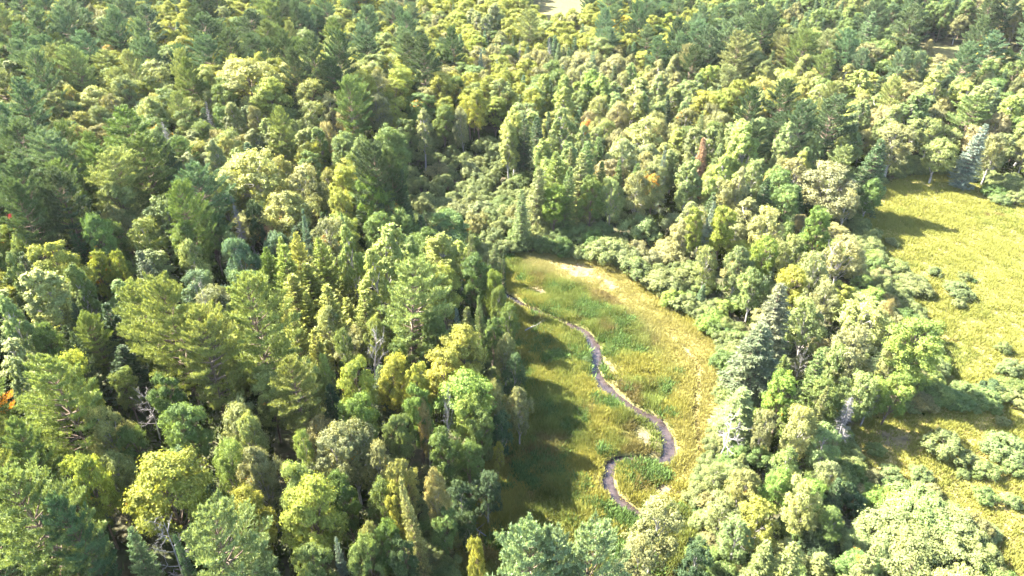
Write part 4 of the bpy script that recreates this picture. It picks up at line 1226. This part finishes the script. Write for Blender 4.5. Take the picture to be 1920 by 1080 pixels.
# undergrowth on the forest floor and along its edges
q = np.column_stack([rng.uniform(-120, 120, 60000), rng.uniform(36, 190, 60000)])
u, v_, dp = pix(q[:, 0], q[:, 1], 0)
q = q[(u > -60) & (u < 1980) & (v_ < 1150) & ~inside(q[:, 0], q[:, 1], MEADOW) & ~inside(q[:, 0], q[:, 1], FIELD)]
q = q[fbm(q[:, 0], q[:, 1], 6, 91) > 0.42][:16000]
cu = np.array([0.038, 0.060, 0.016])[None] * rng.uniform(0.6, 1.5, (len(q), 1)) * np.array([[1.15, 1, 1]])
tuft_mesh("undergrowth", q, 9, rng.uniform(0.5, 1.6, len(q)), 1.3, 0.34, cu, rng)

# ------------------------------------------------------------------ the trees, one by one
def place(i):
    pr = random.choice(PROTO[i['kind']])
    nm = NAME[i['kind']]
    root = bpy.data.objects.new(nm, None)
    root.empty_display_size = 0.5
    COL.objects.link(root)
    root.location = (i['x'], i['y'], i['z'])
    root.rotation_euler = (random.gauss(0, 0.035), random.gauss(0, 0.035), random.uniform(0, 6.283))
    if i['kind'] in ('snag',):
        root.rotation_euler[0] += random.gauss(0, 0.08)
    s = i['r'] / pr['R']
    root.scale = (s * random.uniform(0.9, 1.1), s * random.uniform(0.9, 1.1), i['h'] / pr['H'])
    root['label'], root['category'], root['group'] = i['label'], ('shrub' if i['kind'] == 'willow' else 'dead tree' if 'branches' in pr else 'tree'), GROUP[i['kind']]
    tk = bpy.data.objects.new("stem" if i['kind'] == 'willow' else "trunk", pr['trunk'])
    tk.parent = root
    COL.objects.link(tk)
    if 'branches' in pr:
        for b in pr['branches']:
            o = bpy.data.objects.new("branch", b)
            o.parent = root
            COL.objects.link(o)
    else:
        o = bpy.data.objects.new("foliage" if i['kind'] == 'willow' else "crown", pr['crown'])
        o.parent = root
        o.color = (*jitter(i['c']), i['turned'] if i['turned'] else (0.04 if i['kind'] in ('maple', 'birch') else 0.0))
        COL.objects.link(o)


for i in things:
    place(i)

# ------------------------------------------------------------------ the rest of the wood reads as one mass
def joined_proto(kind, c, k):
    pr = PROTO[kind][k % len(PROTO[kind])]
    cr, tk = pr['crown'], pr['trunk']

    def arr(m):
        v = np.empty(len(m.vertices) * 3, np.float32); m.vertices.foreach_get("co", v)
        ls = np.empty(len(m.loops), np.int32); m.loops.foreach_get("vertex_index", ls)
        return v.reshape(-1, 3), ls.reshape(-1, len(m.polygons[0].vertices))
    v1, f1 = arr(cr)
    v2, f2 = arr(tk)
    a = np.empty(len(v1) * 4, np.float32)
    cr.color_attributes["leaf_var"].data.foreach_get("color", a)
    at_ = np.concatenate([a.reshape(-1, 4)[:, :3], np.full((len(v2), 3), 0.5)])
    m = make_mesh("forest_tree", np.concatenate([v1, v2]), [f1, f2 + len(v1)], [foliage_material("mass_foliage", 0.3, 0.10, tuple(1.3 * k for k in COLOURS[c])), tk.materials[0]], at_, slots=[0, 1])
    o = bpy.data.objects.new("forest_tree", m)
    return o, pr


if mass:
    protos = bpy.data.collections.new("forest_kinds")
    combos, pts_, sc_, ro_, ix_ = {}, [], [], [], []
    plist = []
    for i in mass:
        kd = i['kind'] if i['kind'] not in ('snag', 'dead_spruce') else 'spruce'
        c = {'pine': 'green' if i['c'] in ('green', 'pale green', 'golden-green') else 'blue-green', 'maple': 'yellow-green' if i['c'] in ('lime', 'pale yellow', 'yellow-green', 'pale green') else 'green',
             'birch': 'pale yellow' if i['c'] in ('pale yellow', 'silvery') else 'olive', 'poplar': 'pale green', 'spruce': 'dark green', 'larch': 'lime', 'willow': 'grey-green'}[kd]
        key = (kd, c)
        if key not in combos:
            o, pr = joined_proto(kd, c, len(combos))
            combos[key] = (len(plist), pr)
            o.name = "kind_%02d" % len(plist)
            plist.append(o)
            protos.objects.link(o)
        n, pr = combos[key]
        pts_.append((i['x'], i['y'], i['z'])); s = i['r'] / pr['R']
        sc_.append((s, s, i['h'] / pr['H'])); ro_.append((0, 0, random.uniform(0, 6.28))); ix_.append(n)
    pm_ = bpy.data.meshes.new("forest")
    pm_.from_pydata(pts_, [], [])
    for nm, tp, dat, key in (("size", 'FLOAT_VECTOR', sc_, "vector"), ("turn", 'FLOAT_VECTOR', ro_, "vector"), ("which", 'INT', ix_, "value")):
        a = pm_.attributes.new(nm, tp, 'POINT')
        a.data.foreach_set(key, np.asarray(dat, np.float32 if tp != 'INT' else np.int32).ravel())
    fo = bpy.data.objects.new("forest", pm_)
    fo['kind'] = 'stuff'
    COL.objects.link(fo)
    ng = bpy.data.node_groups.new("forest_scatter", 'GeometryNodeTree')
    ng.interface.new_socket("Geometry", in_out='INPUT', socket_type='NodeSocketGeometry')
    ng.interface.new_socket("Geometry", in_out='OUTPUT', socket_type='NodeSocketGeometry')
    a, b = ng.nodes.new("NodeGroupInput"), ng.nodes.new("NodeGroupOutput")
    ci = ng.nodes.new("GeometryNodeCollectionInfo")
    ci.inputs["Collection"].default_value = protos
    ci.inputs["Separate Children"].default_value = True
    ci.inputs["Reset Children"].default_value = True
    ip = ng.nodes.new("GeometryNodeInstanceOnPoints")
    ip.inputs["Pick Instance"].default_value = True

    def named(n, t_):
        x = ng.nodes.new("GeometryNodeInputNamedAttribute")
        x.data_type = t_
        x.inputs[0].default_value = n
        return x.outputs[0]
    er = ng.nodes.new("FunctionNodeEulerToRotation")
    ng.links.new(named("turn", 'FLOAT_VECTOR'), er.inputs[0])
    ng.links.new(a.outputs[0], ip.inputs["Points"])
    ng.links.new(ci.outputs[0], ip.inputs["Instance"])
    ng.links.new(named("which", 'INT'), ip.inputs["Instance Index"])
    ng.links.new(er.outputs[0], ip.inputs["Rotation"])
    ng.links.new(named("size", 'FLOAT_VECTOR'), ip.inputs["Scale"])
    ng.links.new(ip.outputs[0], b.inputs[0])
    md = fo.modifiers.new("scatter", 'NODES')
    md.node_group = ng

# ------------------------------------------------------------------ small things on the ground
def log(name, a, b, r, label, z0=0.12, twigs=0):
    g = np.random.default_rng(int(a[0] * 7 + a[1]))
    w = Wood()
    p0, p1 = np.array(at(*a)[:3]), np.array(at(*b)[:3])
    mid = (p0 + p1) / 2
    base = p0.copy()
    p0, p1, mid = p0 - base + (0, 0, z0), p1 - base + (0, 0, z0 + 0.2), mid - base + (0, 0, z0 + 0.25)
    w.tube([p0, mid, p1], [r, r * 0.75, r * 0.3], 7)
    root = bpy.data.objects.new(name, w.mesh(name, DEAD_BARK))
    root.location = base
    root['label'], root['category'], root['group'] = label, 'log', 'fallen logs'
    COL.objects.link(root)
    for k in range(twigs):
        w = Wood()
        s = g.uniform(0.35, 0.95)
        q = p0 + (p1 - p0) * s
        d = unit((p1 - p0) / np.linalg.norm(p1 - p0) + np.array([g.normal() * .6, g.normal() * .6, abs(g.normal()) * .5]))
        w.tube([q, q + d * 0.7, q + d * 1.4 + (0, 0, .1)], [r * 0.35, r * 0.25, r * 0.08], 4)
        o = bpy.data.objects.new("branch", w.mesh("branch", DEAD_BARK))
        o.parent = root
        COL.objects.link(o)


log("fallen_log", (842, 968), (912, 1016), 0.13, "long pale fallen trunk lying at the shaded forest edge", 0.8, 4)
log("fallen_log", (984, 622), (1012, 612), 0.10, "bleached fallen trunk on the grass near the upper stream", 0.25, 5)
log("fallen_log", (1338, 858), (1372, 838), 0.13, "weathered fallen trunk at the right edge of the meadow", 0.4, 4)
